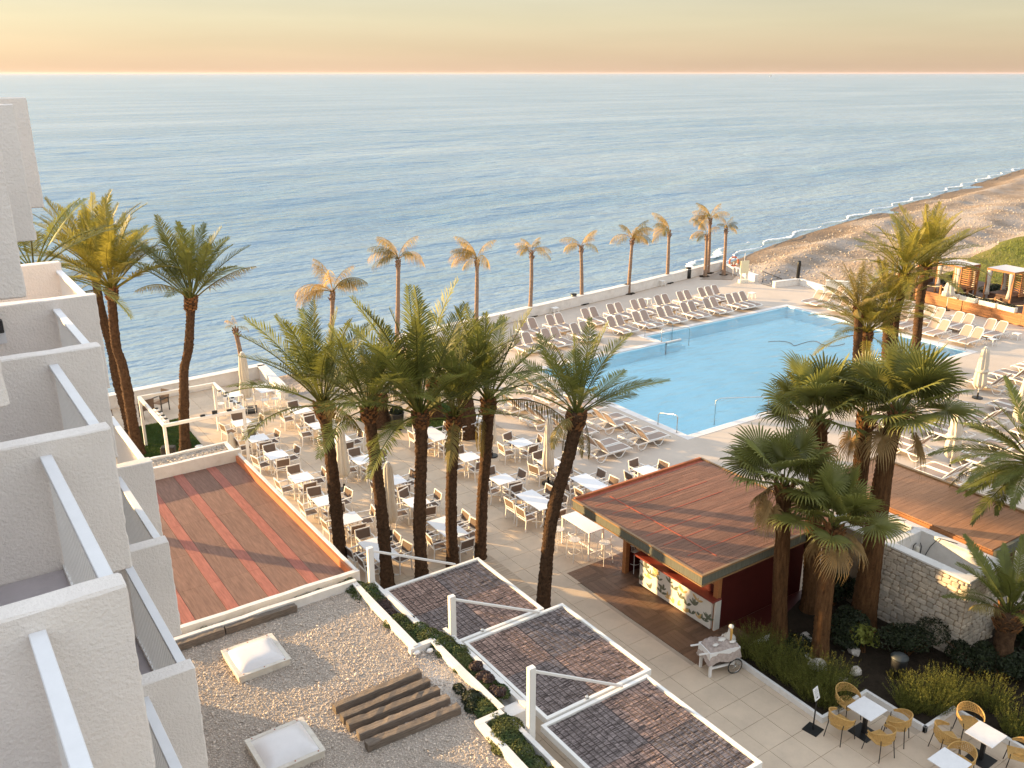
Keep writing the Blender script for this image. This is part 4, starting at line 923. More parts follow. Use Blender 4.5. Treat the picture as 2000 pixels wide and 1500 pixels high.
# ---- closed parasols
def parasol(x, y, h, label, base=False, r=.17, seed=0, tied=False, low=.62):
    t = thing('closed_parasol', label, 'parasol', (x, y, 0), rnd.uniform(0, 6), 'closed cream parasols')
    MB().tube([(0, 0, .05), (0, 0, h)], .026, 8).build('pole', 'frame_white', t, True)
    if base: MB().box(-.45, .45, -.45, .45, 0, .13).build('base', 'black_plastic', t, bevel=.015)
    else: MB().lathe([(.26, 0), (.26, .05), (.05, .08), (.04, .3)], 16).build('base', 'black_metal', t)
    rr = random.Random(seed + 3); ph = rr.uniform(0, 6); k = 10
    prof = []
    for i in range(15):
        u = i / 14; z = low + (h - low) * u
        rad = r * (.58 + .62 * (1 - u) ** .8) * (1 - .35 * max(0, .1 - u) / .1) * (1 - .14 * math.exp(-((u - .42) / .07) ** 2))
        if u > .93: rad *= 1 - (u - .93) * 6
        prof.append((max(rad, .03), z))
    n = 40
    cl = MB().lathe(prof, n, wob=lambda i, j: 1 + .16 * math.cos(8 * 2 * math.pi * j / n + ph + .12 * i) + .07 * math.sin(3 * 2 * math.pi * j / n + i * .35 + ph))
    o = cl.build('canopy', 'parasol_cloth', t, True)
    MB().lathe([(.06, h - .02), (.075, h + .01), (.05, h + .05), (.01, h + .06)], 12).build('finial', 'frame_white', t, True)
    if tied: MB().lathe([(r * 1.12, h * .52), (r * 1.22, h * .55), (r * 1.12, h * .58)], 20).build('strap', 'parasol_cloth', t, True)
    return t
parasol(12.86, 41.52, 3.0, 'closed cream parasol on a dark block base by the sea wall corner', True, .24, 1)
parasol(13.0, 30.6, 2.85, 'closed cream parasol behind the leftmost big terrace palm', False, .20, 2)
parasol(12.75, 26.1, 2.9, 'closed cream parasol beside the second big terrace palm', False, .21, 3)
parasol(19.7, 30.1, 2.75, 'closed cream parasol behind the fifth terrace palm trunk', False, .16, 4)
parasol(20.05, 26.5, 2.85, 'closed cream parasol lit on its left, left of the leaning palm', False, .20, 5)
parasol(20.83, 42.56, 2.8, 'closed cream parasol seen through the middle palm crowns', False, .2, 6)
parasol(44.2, 22.2, 2.7, 'closed cream parasol right of the fan palms near the pool corner', False, .26, 7, True)
parasol(48.4, 21.6, 2.9, 'closed cream parasol at the right edge near the pool corner', False, .27, 8, True)
parasol(41.0, 18.5, 2.75, 'closed cream parasol at the right edge behind the date palm fronds', False, .26, 9, True)
parasol(34.6, 18.0, 2.8, 'closed cream parasol just behind the brown planked roof on the right', False, .26, 10, True)
parasol(38.4, 16.2, 2.6, 'closed cream parasol half hidden by the fronds at the right edge', False, .24, 11, True)
parasol(59.9, 33.3, 2.0, 'small closed cream parasol in front of the planter boxes', False, .34, 12, False, 1.0)

# ---- rattan chairs and marble tables in the foreground
def make_rattan():
    """faces +X; round woven back band on black legs"""
    t = thing('rattan_chair', 'x', 'chair', group='rattan chairs with black legs')
    for sx, sy in ((.22, .22), (.22, -.22), (-.22, .2), (-.22, -.2)):
        MB().tube([(sx * 1.25, sy * 1.2, 0), (sx, sy, .44), (sx * 1.02, sy * 1.12, .56 if sx > 0 else .60)], .0115, 6).build('leg', 'black_metal', t)
    sq = [(.25, -.22), (.25, .22), (-.1, .23), (-.23, .12), (-.23, -.12), (-.1, -.23)]
    st = MB(); st.prism(sq, .425, .445); seat = st.build('seat', 'rattan', t)
    wv = MB()
    for i in range(13): x = -.2 + i * .036; hw = .225 if x > -.1 else .225 - (-.1 - x) * .9; wv.box(x - .009, x + .009, -hw, hw, .446, .452 + .003 * (i % 2))
    for i in range(11): y = -.2 + i * .04; wv.box(-.2, .24, y - .008, y + .008, .447, .4535)
    wv.build('weave', 'rattan', seat)
    MB().tube([(p[0], p[1], .437) for p in sq + sq[:1]], .016, 6, False).build('seat_rim', 'rattan', t, True)
    N_ = 34; a0, a1 = R(62), R(298); top, bot = [], []
    for i in range(N_ + 1):
        u = i / N_; a = a0 + (a1 - a0) * u; up = math.sin(math.pi * u) ** 1.3
        ro = .30 + .03 * up
        top.append(Vector((ro * math.cos(a) + .02, ro * 1.02 * math.sin(a), .645 + .17 * up))); bot.append(Vector((ro * .97 * math.cos(a) + .02, ro * math.sin(a), .60 - .03 * up)))
    rim = MB(); rim.tube(top, .014, 6); rim.tube(bot, .013, 6); rim.tube([top[0], (top[0] + bot[0]) / 2 + Vector((.02, 0, 0)), bot[0]], .013, 6); rim.tube([top[-1], (top[-1] + bot[-1]) / 2 + Vector((.02, 0, 0)), bot[-1]], .013, 6)
    back = rim.build('back_rim', 'rattan', t, True)
    wb = MB()
    for i in range(N_):
        mid = top[i].lerp(top[i + 1], .5); mb_ = bot[i].lerp(bot[i + 1], .5); wb.beam(mid, mb_, .021, .006, up=(mid - Vector((0, 0, mid.z))).normalized())
    for q in range(1, 5):
        f_ = q / 5
        for i in range(N_):
            wb.beam(bot[i].lerp(top[i], f_), bot[i + 1].lerp(top[i + 1], f_), .012, .014)
    wb.build('weave', 'rattan', back)
    return t
rt0 = make_rattan()
def bistro(x, y, label):
    t = thing('bistro_table', label, 'table', (x, y, 0), rnd.uniform(-.02, .02), 'marble bistro tables')
    MB().box(-.35, .35, -.34, .34, .725, .75).build('table_top', 'marble', t, bevel=.006); MB().box(-.045, .045, -.045, .045, .02, .725).build('pedestal', 'black_metal', t); MB().box(-.27, .27, -.27, .27, 0, .02).build('base_plate', 'black_metal', t)
bistro(17.85, 10.3, 'square marble table with a black foot at the corner of the flower bed'); bistro(19.38, 8.12, 'square marble table right of the others, at the right edge'); bistro(17.8, 8.1, 'marble table cut off by the bottom edge of the photo')
for (x, y, a, l_) in ((17.2, 10.55, 0, 'rattan chair left of the corner marble table, by the menu stand'), (18.0, 10.95, -1.75, 'rattan chair behind the corner marble table, against the bed'), (17.52, 9.65, 1.35, 'rattan chair on the near left of the corner marble table'), (18.3, 9.72, 1.9, 'rattan chair on the near right of the corner marble table'),
                      (18.85, 8.75, -.55, 'rattan chair left of the right hand marble table'), (19.85, 8.75, -2.25, 'rattan chair behind the right hand marble table'), (19.75, 7.45, 2.1, 'rattan chair on the near side of the right hand marble table'), (18.35, 8.12, 3.0, 'rattan chair between the two front marble tables'), (17.2, 7.9, .2, 'rattan chair at bottom edge left of the cut off marble table')):
    put(rt0, x, y, a, l_)
# ------------------------------------------------------------------ palms
def frond_mesh(name, L_, e0, droop, nl, ll, lw, m, seed, side=0., vee=.5, hang=0., start=.25):
    """feather frond: leaves the crown along +X at elevation e0 (degrees) and bends down by droop degrees"""
    g = random.Random(seed); K = 12; p = Vector((0, 0, 0)); pts = [p.copy()]; tans = []
    for i in range(K):
        t = (i + .5) / K; e = R(e0 - droop * t ** 1.4); a = side * t * t
        d = Vector((math.cos(e) * math.cos(a), math.cos(e) * math.sin(a), math.sin(e))); tans.append(d); p = p + d * (L_ / K); pts.append(p.copy())
    mb = MB(); mb.tube(pts, [.022 * L_ / 2.6 * (1 - .85 * (i / K)) + .003 for i in range(K + 1)], 4, False)
    for k in range(nl):
        t = start + (1 - start) * (k + .5) / nl; fi = t * K; i = min(K - 1, int(fi)); o = pts[i].lerp(pts[i + 1], fi - i); T = tans[i]
        lat = T.cross(Vector((0, 0, 1)));
        if lat.length < .05: lat = Vector((0, 1, 0))
        lat.normalize(); up = lat.cross(T).normalized()
        prof = (.45 + .55 * math.sin(math.pi * min(1, (t - start) / (1 - start) * .8 + .2))) * (1 - .45 * max(0, (t - .75) / .25))
        for s in (-1, 1):
            l_ = ll * prof * g.uniform(.8, 1.12); fw = .50 + .75 * t
            d = (lat * s + T * fw * g.uniform(.85, 1.15) + up * (vee * g.uniform(.6, 1.3))).normalized()
            if hang: d = (d + Vector((0, 0, -hang * g.uniform(.6, 1.3)))).normalized()
            wv = d.cross(up if abs(d.dot(up)) < .9 else T).normalized() * lw * .5
            m1 = o + d * l_ * .5; tip = o + d * l_ + Vector((0, 0, -1)) * l_ * (g.uniform(.05, .22) + hang * .5)
            mb.add([o - wv * .6, o + wv * .6, m1 + wv, m1 - wv, tip], [(0, 1, 2, 3), (3, 2, 4)])
    return mb.mesh(name, m)
def fan_mesh(name, pet, Rf, e0, m, seed, nb=44, spread=310, droop=.5):
    """fan leaf: petiole along +X at elevation e0, then a pleated fan with split hanging tips"""
    g = random.Random(seed); mb = MB(); K = 5; p = Vector((0, 0, 0)); pts = [p.copy()]
    for i in range(K):
        e = R(e0 - 22 * (i / K) ** 1.5); p = p + Vector((math.cos(e), 0, math.sin(e))) * pet / K; pts.append(p.copy())
    mb.tube(pts, [.02, .017, .014, .012, .011, .01], 4, False)
    e = R(e0 - 16 + g.uniform(-12, 10)); X = Vector((math.cos(e), 0, math.sin(e))); Y = Vector((0, 1, 0)); Z = X.cross(Y); o = pts[-1]
    w = math.radians(spread) / nb
    for i in range(nb):
        a = -R(spread) / 2 + (i + .5) * w; c = abs(a) / R(spread / 2)
        ln = Rf * (1 - .28 * c ** 2) * g.uniform(.9, 1.06); d = X * math.cos(a) + Y * math.sin(a); n_ = X * -math.sin(a) + Y * math.cos(a)
        cup = -.10 * abs(math.sin(a)) ; d = (d + Z * (cup * -1.0)).normalized()
        r1, r2, r3 = ln * .34, ln * .62, ln
        wd = r2 * math.tan(w * .5) * 1.02; dr = droop * g.uniform(.5, 1.35)
        q1 = o + d * r1; q2 = o + d * r2 + Vector((0, 0, -.05 * dr * ln)); q25 = o + d * (r2 + (r3 - r2) * .55) + Vector((0, 0, -.20 * dr * ln)); q3 = o + d * (r3 * (1 - .12 * dr)) + Vector((g.gauss(0, .02), g.gauss(0, .02), -.50 * dr * ln))
        w1 = n_ * r1 * math.tan(w * .5); w2 = n_ * wd; ridge = Z * (.018 * Rf)
        mb.add([o, q1 - w1, q1 + ridge, q1 + w1, q2 - w2 * .8, q2 + ridge, q2 + w2 * .8, q25 - w2 * .42, q25 + w2 * .42, q3],
               [(0, 1, 2), (0, 2, 3), (1, 4, 5, 2), (2, 5, 6, 3), (4, 7, 5), (5, 7, 8), (5, 8, 6), (7, 9, 8)])
    return mb.mesh(name, m)
def catmull(pts, per=8):
    P_ = [Vector(p) for p in pts]; P_ = [P_[0] * 2 - P_[1]] + P_ + [P_[-1] * 2 - P_[-2]]; out = []
    for i in range(1, len(P_) - 2):
        for k in range(per):
            t = k / per; a, b, c, d = P_[i - 1], P_[i], P_[i + 1], P_[i + 2]
            out.append(.5 * ((2 * b) + (c - a) * t + (2 * a - 5 * b + 4 * c - d) * t * t + (3 * b - a - 3 * c + d) * t ** 3))
    out.append(P_[-2]); return out
def trunk_obj(pts, rb, rt, m, parent, seed, step=.07, rough=.085, flare=.25, bulge=0., n=14):
    g = random.Random(seed); c = catmull(pts); ln = [0]
    for a, b in zip(c, c[1:]): ln.append(ln[-1] + (b - a).length)
    tot = ln[-1]; K = int(tot / step); line = []; j = 0
    for i in range(K + 1):
        s = tot * i / K
        while j < len(ln) - 2 and ln[j + 1] < s: j += 1
        line.append(c[j].lerp(c[j + 1], (s - ln[j]) / max(1e-6, ln[j + 1] - ln[j])))
    mb = MB(); vs_ = []
    for i, p in enumerate(line):
        u = i / K; s = u * tot; r = rb + (rt - rb) * u + flare * rb * math.exp(-s / .35) + bulge * math.exp(-((tot - s - .15) / .32) ** 2)
        r *= 1 + .05 * math.sin(s * 2.3 + seed) * .6
        for q in range(n):
            a = 2 * math.pi * (q + (.5 if i % 2 else 0)) / n
            rr = r * (1 + rough * ((1 if (i + q) % 2 else -1) * .7 + g.gauss(0, .6)))
            vs_.append((p.x + rr * math.cos(a), p.y + rr * math.sin(a), p.z))
    fs = []
    for i in range(K):
        for q in range(n): fs.append((i * n + q, i * n + (q + 1) % n, (i + 1) * n + (q + 1) % n, (i + 1) * n + q))
    fs.append(tuple(range(K * n, (K + 1) * n)))
    base = Vector(pts[0]); mb.add([Vector(v) - base for v in vs_], fs)
    return mb.build('trunk', m, parent, True), line
def boots(parent, line, base, r, n, m, seed, length=.16, zone=.55):
    g = random.Random(seed); mb = MB(); top = line[-1]
    for k in range(n):
        a = k * 2.399963 + g.uniform(-.2, .2); u = k / n; z = -zone * (1 - u) + .02
        i = max(0, len(line) - 1 - int(-z / .07)); c = Vector((line[i].x, line[i].y, top.z + z)) - base
        o = Vector((math.cos(a), math.sin(a), 0)); t_ = Vector((-math.sin(a), math.cos(a), 0)); up = Vector((0, 0, 1))
        p = c + o * r * .9; ln = length * g.uniform(.6, 1.3); d = (o * g.uniform(.35, .8) + up).normalized(); w = r * .30
        mb.add([p - t_ * w, p + t_ * w, p + t_ * w * .55 + d * ln, p - t_ * w * .55 + d * ln, p - t_ * w * .8 - o * .04, p + t_ * w * .8 - o * .04, p + t_ * w * .4 + d * ln * .9 - o * .05, p - t_ * w * .4 + d * ln * .9 - o * .05],
               [(0, 1, 2, 3), (4, 7, 6, 5), (3, 2, 6, 7), (0, 3, 7, 4), (1, 5, 6, 2)])
    return tag(mb.build('leaf_bases', m, parent), kind='stuff')
# frond families: (elevation, droop) from upright young to old hanging
FAM = [(84, 14), (73, 22), (62, 30), (50, 38), (36, 46), (18, 54), (-6, 50), (-38, 30)]
FR = {}
def fam(key, m, ll, lw, nl, vee, hang=0.):
    FR[key] = [[frond_mesh('frond', 1.0 * 2.6, e, d * (.8 if s else 1.1), nl, ll, lw, m, 100 + i * 7 + s, side=(-.35, .3)[s], vee=vee * (1.0 if i < 4 else .6), hang=hang) for s in (0, 1)] for i, (e, d) in enumerate(FAM)]
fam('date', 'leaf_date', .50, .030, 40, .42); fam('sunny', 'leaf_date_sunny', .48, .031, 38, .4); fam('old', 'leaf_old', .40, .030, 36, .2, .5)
fam('canary', 'leaf_date', .40, .034, 56, .35)
def date_palm(pts, rb, rt, label, seed, n=38, size=1.0, lo=6, hi=0, key='date', az=None, skirt=0, thick=1., group='date palms', bulge=.07, lift=0):
    base = Vector(pts[0]); t = thing('date_palm', label, 'palm tree', tuple(base), 0, group)
    _, line = trunk_obj(pts, rb, rt, 'trunk_date', t, seed, bulge=bulge)
    top = line[-1] - base; boots(t, line, base, rt + bulge * .9, 46, 'leaf_boot', seed)
    g = random.Random(seed * 13 + 1)
    for k in range(n):
        u = (k + .5) / n; a = k * 2.399963 + g.uniform(-.25, .25) + seed
        if az is not None and u > .3 and g.random() < az[2]:
            a = az[0] + g.uniform(-az[1], az[1])
        c = hi + (lo - hi) * u ** .85 + g.uniform(-.6, .6); i = max(0, min(7, int(round(c))))
        kk = 'old' if (u > .93 and g.random() < .6) else key
        o = ob('frond', FR[kk][i][g.randint(0, 1)], t, (top.x + .06 * math.cos(a), top.y + .06 * math.sin(a), top.z + .10 - .22 * u))
        o.rotation_euler = (g.uniform(-.25, .25), g.uniform(-.12, .12), a); sc_ = size * g.uniform(.84, 1.1) * (1 - .12 * (u < .12)); o.scale = (sc_, sc_, sc_)
    for k in range(skirt):
        a = g.uniform(0, 6.28); o = ob('dead_frond', FR['old'][7][k % 2], t, (top.x + rt * math.cos(a), top.y + rt * math.sin(a), top.z - .12)); o.rotation_euler = (0, .55, a); o.scale = (size * .55,) * 3
    return t
date_palm([(10.36, 25.08, 0), (10.33, 25.10, 2.13), (10.29, 25.13, 3.96), (10.21, 25.18, 5.42), (10.17, 25.21, 5.93)], .215, .175, 'tall date palm nearest the brown roof, with a wide drooping crown', 1, 27, 1.32, 5.2, 0, bulge=.11)
date_palm([(11.15, 23.26, 0), (11.10, 23.29, 2.37), (11.03, 23.34, 3.85), (10.96, 23.39, 4.99), (10.88, 23.44, 6.22)], .20, .165, 'date palm leaning left, second trunk from the brown roof', 2, 22, 1.10, 5.4, .5)
date_palm([(12.29, 23.04, 0), (12.27, 23.05, 1.70), (12.34, 23.00, 3.51), (12.41, 22.96, 4.91), (12.40, 22.97, 5.85)], .205, .18, 'date palm with the tallest upright crown in the middle of the terrace', 3, 25, 1.52, 5.0, -.8)
date_palm([(13.54, 23.17, 0), (13.54, 23.17, 2.39), (13.64, 23.10, 4.57), (13.68, 23.07, 5.41)], .19, .175, 'slim straight date palm right of the tallest crown', 4, 22, 1.12, 5.2, 0)
date_palm([(14.58, 23.07, 0), (14.66, 23.01, 2.33), (14.77, 22.94, 3.81), (14.84, 22.89, 5.08), (14.86, 22.88, 5.78)], .185, .18, 'date palm with dead brown leaf sheath, fifth trunk of the terrace row', 5, 22, 1.22, 5.0, 0, skirt=2)
date_palm([(14.54, 19.41, 0), (14.65, 19.33, 2.15), (14.80, 19.23, 3.60), (15.09, 19.03, 4.97), (15.24, 18.92, 5.94), (15.29, 18.89, 6.50)], .20, .19, 'date palm leaning right with a sparse crown in front of the pool', 6, 22, 1.02, 4.8, 0, bulge=.09, skirt=3)
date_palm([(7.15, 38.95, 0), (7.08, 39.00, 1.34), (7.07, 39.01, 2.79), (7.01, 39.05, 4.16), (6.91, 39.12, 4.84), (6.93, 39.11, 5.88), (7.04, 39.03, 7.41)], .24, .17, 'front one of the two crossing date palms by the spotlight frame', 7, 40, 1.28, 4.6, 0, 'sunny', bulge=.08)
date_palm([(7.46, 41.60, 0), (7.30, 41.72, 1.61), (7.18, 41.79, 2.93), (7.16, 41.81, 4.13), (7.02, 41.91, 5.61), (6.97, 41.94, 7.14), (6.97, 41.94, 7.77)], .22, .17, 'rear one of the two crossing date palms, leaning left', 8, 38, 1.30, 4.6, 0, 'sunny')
date_palm([(8.90, 38.16, 0), (8.96, 38.12, 1.02), (9.13, 38.00, 2.91), (9.23, 37.93, 3.83), (9.47, 37.77, 4.74), (9.67, 37.63, 6.14), (9.76, 37.56, 6.90)], .22, .17, 'date palm standing alone on the small lawn inside the spotlight frame', 9, 26, 1.34, 3.9, 0, bulge=.10)
date_palm([(2.93, 26.1, 0), (2.91, 26.0, 5), (2.88, 26.0, 10.85)], .22, .17, 'date palm mostly hidden behind the hotel balconies', 10, 16, 1.0, 6, 1)
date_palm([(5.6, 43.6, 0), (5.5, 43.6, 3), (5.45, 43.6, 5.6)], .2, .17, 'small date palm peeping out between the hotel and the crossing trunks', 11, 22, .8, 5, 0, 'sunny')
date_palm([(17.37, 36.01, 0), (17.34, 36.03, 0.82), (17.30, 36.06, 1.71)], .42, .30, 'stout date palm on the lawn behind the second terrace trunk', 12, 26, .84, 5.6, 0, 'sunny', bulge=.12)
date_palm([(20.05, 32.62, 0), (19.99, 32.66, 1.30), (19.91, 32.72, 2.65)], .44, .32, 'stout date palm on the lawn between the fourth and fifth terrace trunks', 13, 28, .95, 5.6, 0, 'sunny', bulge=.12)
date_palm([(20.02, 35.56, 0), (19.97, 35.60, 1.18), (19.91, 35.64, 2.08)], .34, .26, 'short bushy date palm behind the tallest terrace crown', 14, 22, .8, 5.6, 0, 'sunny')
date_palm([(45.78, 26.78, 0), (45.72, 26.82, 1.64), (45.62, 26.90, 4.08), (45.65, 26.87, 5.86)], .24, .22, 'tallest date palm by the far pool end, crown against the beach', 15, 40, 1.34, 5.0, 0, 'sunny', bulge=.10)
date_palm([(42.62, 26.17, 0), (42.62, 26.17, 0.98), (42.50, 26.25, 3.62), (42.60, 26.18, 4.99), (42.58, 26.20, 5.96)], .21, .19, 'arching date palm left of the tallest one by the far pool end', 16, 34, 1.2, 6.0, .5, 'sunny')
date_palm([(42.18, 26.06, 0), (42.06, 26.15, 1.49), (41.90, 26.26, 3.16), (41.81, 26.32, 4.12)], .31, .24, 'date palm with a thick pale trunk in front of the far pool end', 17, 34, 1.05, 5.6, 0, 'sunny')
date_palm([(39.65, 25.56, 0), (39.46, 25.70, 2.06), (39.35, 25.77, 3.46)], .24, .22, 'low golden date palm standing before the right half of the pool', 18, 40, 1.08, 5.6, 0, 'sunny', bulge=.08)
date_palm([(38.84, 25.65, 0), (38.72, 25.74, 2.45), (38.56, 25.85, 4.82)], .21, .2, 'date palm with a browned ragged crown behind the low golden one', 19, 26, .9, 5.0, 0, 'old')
date_palm([(28.85, 10.87, 0), (28.06, 11.41, 2.75), (27.56, 11.75, 4.41)], .3, .26, 'date palm at the right edge whose dark fronds hang over the planked roof', 20, 34, 1.08, 6.2, 1.5, 'canary', az=(R(145), .9, .55))
date_palm([(22.96, 9.59, 0), (22.91, 9.62, 0.93), (22.89, 9.64, 2.01)], .26, .24, 'small date palm beside the stone house at lower right', 21, 26, .80, 5.0, 0, 'canary', bulge=.10)

# pale thin palms along the sea wall with wind blown golden crowns
SE = [[frond_mesh('frond', 2.0, e, d, 34, .58, .022, mm, 300 + i, side=.2 * (-1) ** i, vee=.1, hang=.8) for i, (e, d) in enumerate(((76, 70), (58, 95), (40, 105), (22, 95)))] for mm in ('leaf_sea', 'leaf_sea_green')]
def sea_palm(pts, label, seed, n=8, size=1., back=.5):
    base = Vector(pts[0]); t = thing('sea_palm', label, 'palm tree', tuple(base), 0, 'thin pale palms along the sea wall')
    _, line = trunk_obj(pts, .15, .105, 'trunk_pale', t, seed, rough=.03, n=10, step=.12, bulge=.03)
    top = line[-1] - base; boots(t, line, base, .12, 16, 'leaf_boot', seed, .22, .5); g = random.Random(seed)
    for k in range(n):
        a = R(145) + g.gauss(0, .55) if g.random() < back else R(-35) + g.gauss(0, .7)
        i = min(3, int(4 * k / n)); size_ = size * .82; o = ob('frond', SE[0 if g.random() < .72 else 1][i], t, tuple(top + Vector((0, 0, .05)))); o.rotation_euler = (g.uniform(-.2, .2), 0, a); s = size_ * g.uniform(.75, 1.15); o.scale = (s, s, s)
    MB().lathe([(.5, 0), (.48, .02), (.2, .05), (.16, .04)], 14, wob=lambda i, j: 1 + .15 * math.sin(j * 2.1)).build('earth_ring', 'soil', t)
    return t
sea_palm([(35.00, 48.60, 0), (35.07, 48.55, 2.39), (35.06, 48.55, 4.37)], 'sea palm behind the leftmost visible pool loungers, two sided crown', 1, 11, .95, .6)
sea_palm([(40.10, 49.31, 0), (40.06, 49.34, 1.99), (39.98, 49.39, 4.08)], 'sea palm just right of the black litter bin, few fronds', 2, 8, 1.0, .6)
sea_palm([(45.00, 49.82, 0), (45.05, 49.78, 2.07), (45.11, 49.74, 4.06)], 'sea palm with a full drooping crown left of the white stool', 3, 16, 1.15, .6)
sea_palm([(50.01, 50.85, 0), (49.98, 50.87, 2.13), (49.95, 50.89, 4.02)], 'sea palm beside the white stool, fronds blown to the left', 4, 9, 1.2, .95)
sea_palm([(54.16, 50.76, 0), (54.13, 50.78, 1.69), (54.07, 50.83, 3.35)], 'shortest palm of the trio in the sand bed', 5, 6, 1.0, .9)
sea_palm([(55.36, 51.63, 0), (55.36, 51.64, 1.84), (55.28, 51.69, 4.37)], 'tallest palm of the trio in the sand bed', 6, 15, 1.1, .7)
sea_palm([(55.85, 50.32, 0), (55.84, 50.33, 1.78), (55.78, 50.37, 3.79)], 'right hand palm of the trio in the sand bed by the lifebuoy', 7, 8, .85, .3)
sea_palm([(30.02, 47.61, 0), (30.07, 47.57, 2.20), (30.12, 47.54, 4.58)], 'sea palm above the fifth terrace palm, crown blown to both sides', 8, 13, 1.2, .75)
sea_palm([(23.42, 46.00, 0), (23.57, 45.90, 2.81), (23.69, 45.82, 5.58)], 'sea palm rising between the tallest terrace crown and the wide drooping one', 9, 14, 1.15, .6)
sea_palm([(18.78, 45.07, 0), (18.96, 44.94, 2.22), (19.13, 44.82, 4.46)], 'sea palm behind the wide drooping terrace crown', 10, 14, 1.35, .6)
sea_palm([(14.15, 45.40, 0), (14.04, 45.47, 1.49), (13.89, 45.58, 3.11)], 'short sea palm with a tufted top by the first parasol', 11, 4, .5, .5)
structure(MB().prism([(53.0, 50.2), (57.2, 51.6), (56.6, 49.6), (55.0, 48.6)], -.01, .03).build('sand_bed', 'wet_sand'))

# fan palms in the flower bed
FN = [[fan_mesh('fan_leaf', .85, .86, e, 'leaf_fan', 500 + i * 3 + s, droop=.22 + .13 * i) for s in (0, 1)] for i, e in enumerate((84, 66, 47, 26, 2))]
FD = [fan_mesh('fan_leaf', .6, .7, e, 'leaf_dry', 560 + i, droop=1.4) for i, e in enumerate((-30, -55))]
def fan_palm(pts, rb, rt, label, seed, n=24, size=1., dry=5, lo=4.2):
    base = Vector(pts[0]); t = thing('fan_palm', label, 'palm tree', tuple(base), 0, 'fan palms in the flower bed')
    _, line = trunk_obj(pts, rb, rt, 'trunk_fan', t, seed, rough=.025, bulge=.03, flare=.35)
    top = line[-1] - base; boots(t, line, base, rt, 26, 'leaf_boot', seed, .26, .45); g = random.Random(seed * 7)
    for k in range(n):
        u = (k + .5) / n; a = k * 2.399963 + seed + g.uniform(-.3, .3); i = max(0, min(4, int(round(lo * u + g.uniform(-.4, .4)))))
        o = ob('fan_leaf', FN[i][g.randint(0, 1)], t, (top.x + .05 * math.cos(a), top.y + .05 * math.sin(a), top.z + .12 - .2 * u)); s = size * g.uniform(.85, 1.12); o.scale = (s, s, s); o.rotation_euler = (g.uniform(-.35, .35), g.uniform(-.1, .1), a)
    for k in range(dry):
        a = g.uniform(0, 6.28); o = ob('dead_fan_leaf', FD[k % 2], t, (top.x + rt * .8 * math.cos(a), top.y + rt * .8 * math.sin(a), top.z - .1)); o.rotation_euler = (g.uniform(-.3, .3), 0, a); o.scale = (size * .85,) * 3
    return t
fan_palm([(19.08, 13.98, 0), (18.95, 14.07, 1.85), (18.89, 14.12, 3.48), (18.79, 14.19, 5.05)], .225, .20, 'fan palm nearest the bar, with dry leaves under its crown', 1, 17, 1.12, 4, 3.3)
fan_palm([(21.19, 14.55, 0), (20.99, 14.69, 3.42), (20.93, 14.73, 5.40), (20.82, 14.81, 6.27)], .26, .22, 'fan palm with the highest crown, in front of the pool', 2, 17, 1.3, 2, 2.7)
fan_palm([(19.36, 12.80, 0), (19.28, 12.85, 2.35), (19.29, 12.84, 3.46), (19.27, 12.85, 4.24)], .235, .21, 'fan palm with the lowest crown, front of the clump', 3, 17, 1.08, 4, 3.6)
fan_palm([(23.10, 14.46, 0), (22.94, 14.57, 2.91), (22.90, 14.60, 4.63), (22.86, 14.63, 6.03)], .25, .23, 'fan palm with a lit orange trunk between the high crown and the leaning one', 4, 13, 1.15, 2, 2.8)
fan_palm([(21.71, 13.10, 0), (21.71, 13.10, 2.39), (21.70, 13.11, 4.68), (21.74, 13.09, 6.09), (21.86, 13.00, 6.85)], .37, .22, 'fan palm with the thick dark trunk leaning right', 5, 19, 1.32, 2, 2.9)
# ------------------------------------------------------------------ the bar with its planked roof
bar = thing('pool_bar', 'dark red pool bar with a planked flat roof and a printed counter front', 'bar', (19, 17.5, 0))
BO = Vector((19, 17.5, 0))
def bp(o): o.location = -BO; o.parent = bar; return o
RX0, RX1, RY0, RY1, RZ = 16.42, 22.2, 14.72, 20.38, 2.80
bp(MB().box(RX0 + .06, RX1 - .06, RY0 + .06, RY1 - .06, RZ - .12, RZ - .035).build('roof_sheet', 'rust_strip'))
y = RY0 + .05; pw = .138; i = 0
while y + pw < RY1 - .1:
    cut = sorted([RX0 + .07, 17.55 + rnd.uniform(-.01, .01), RX0 + 3.3 + rnd.uniform(-.9, 1.2), RX1 - .07])
    for a, b in zip(cut, cut[1:]):
        bp(MB().box(a + .003, b - .003, y, y + pw - .006, RZ - .034, RZ - .004 + rnd.uniform(-.002, .002)).build('roof_plank', 'roof_plank'))
    if i in (6, 12, 17, 23, 29, 34): bp(MB().box(RX0 + .08 + rnd.uniform(0, .5), RX0 + rnd.uniform(2.0, 5), y + pw - .012, y + pw + .020, RZ - .004, RZ + .003).build('red_joint', 'rust_strip'))
    y += pw; i += 1
bp(MB().box(17.53, 17.575, RY0 + .55, RY1 - .5, RZ - .002, RZ + .008).build('cross_batten', 'rust_strip'))
f_ = MB(); f_.box(RX0, RX0 + .05, RY0, RY1, RZ - .29, RZ - .03); f_.box(RX0 + .05, RX1, RY0, RY0 + .05, RZ - .29, RZ - .03); f_.box(RX1 - .05, RX1, RY0 + .05, RY1, RZ - .29, RZ - .03); f_.box(RX0 + .05, RX1 - .05, RY1 - .05, RY1, RZ - .29, RZ - .03)
bp(f_.build('fascia', 'fascia_green'))
e_ = MB(); 
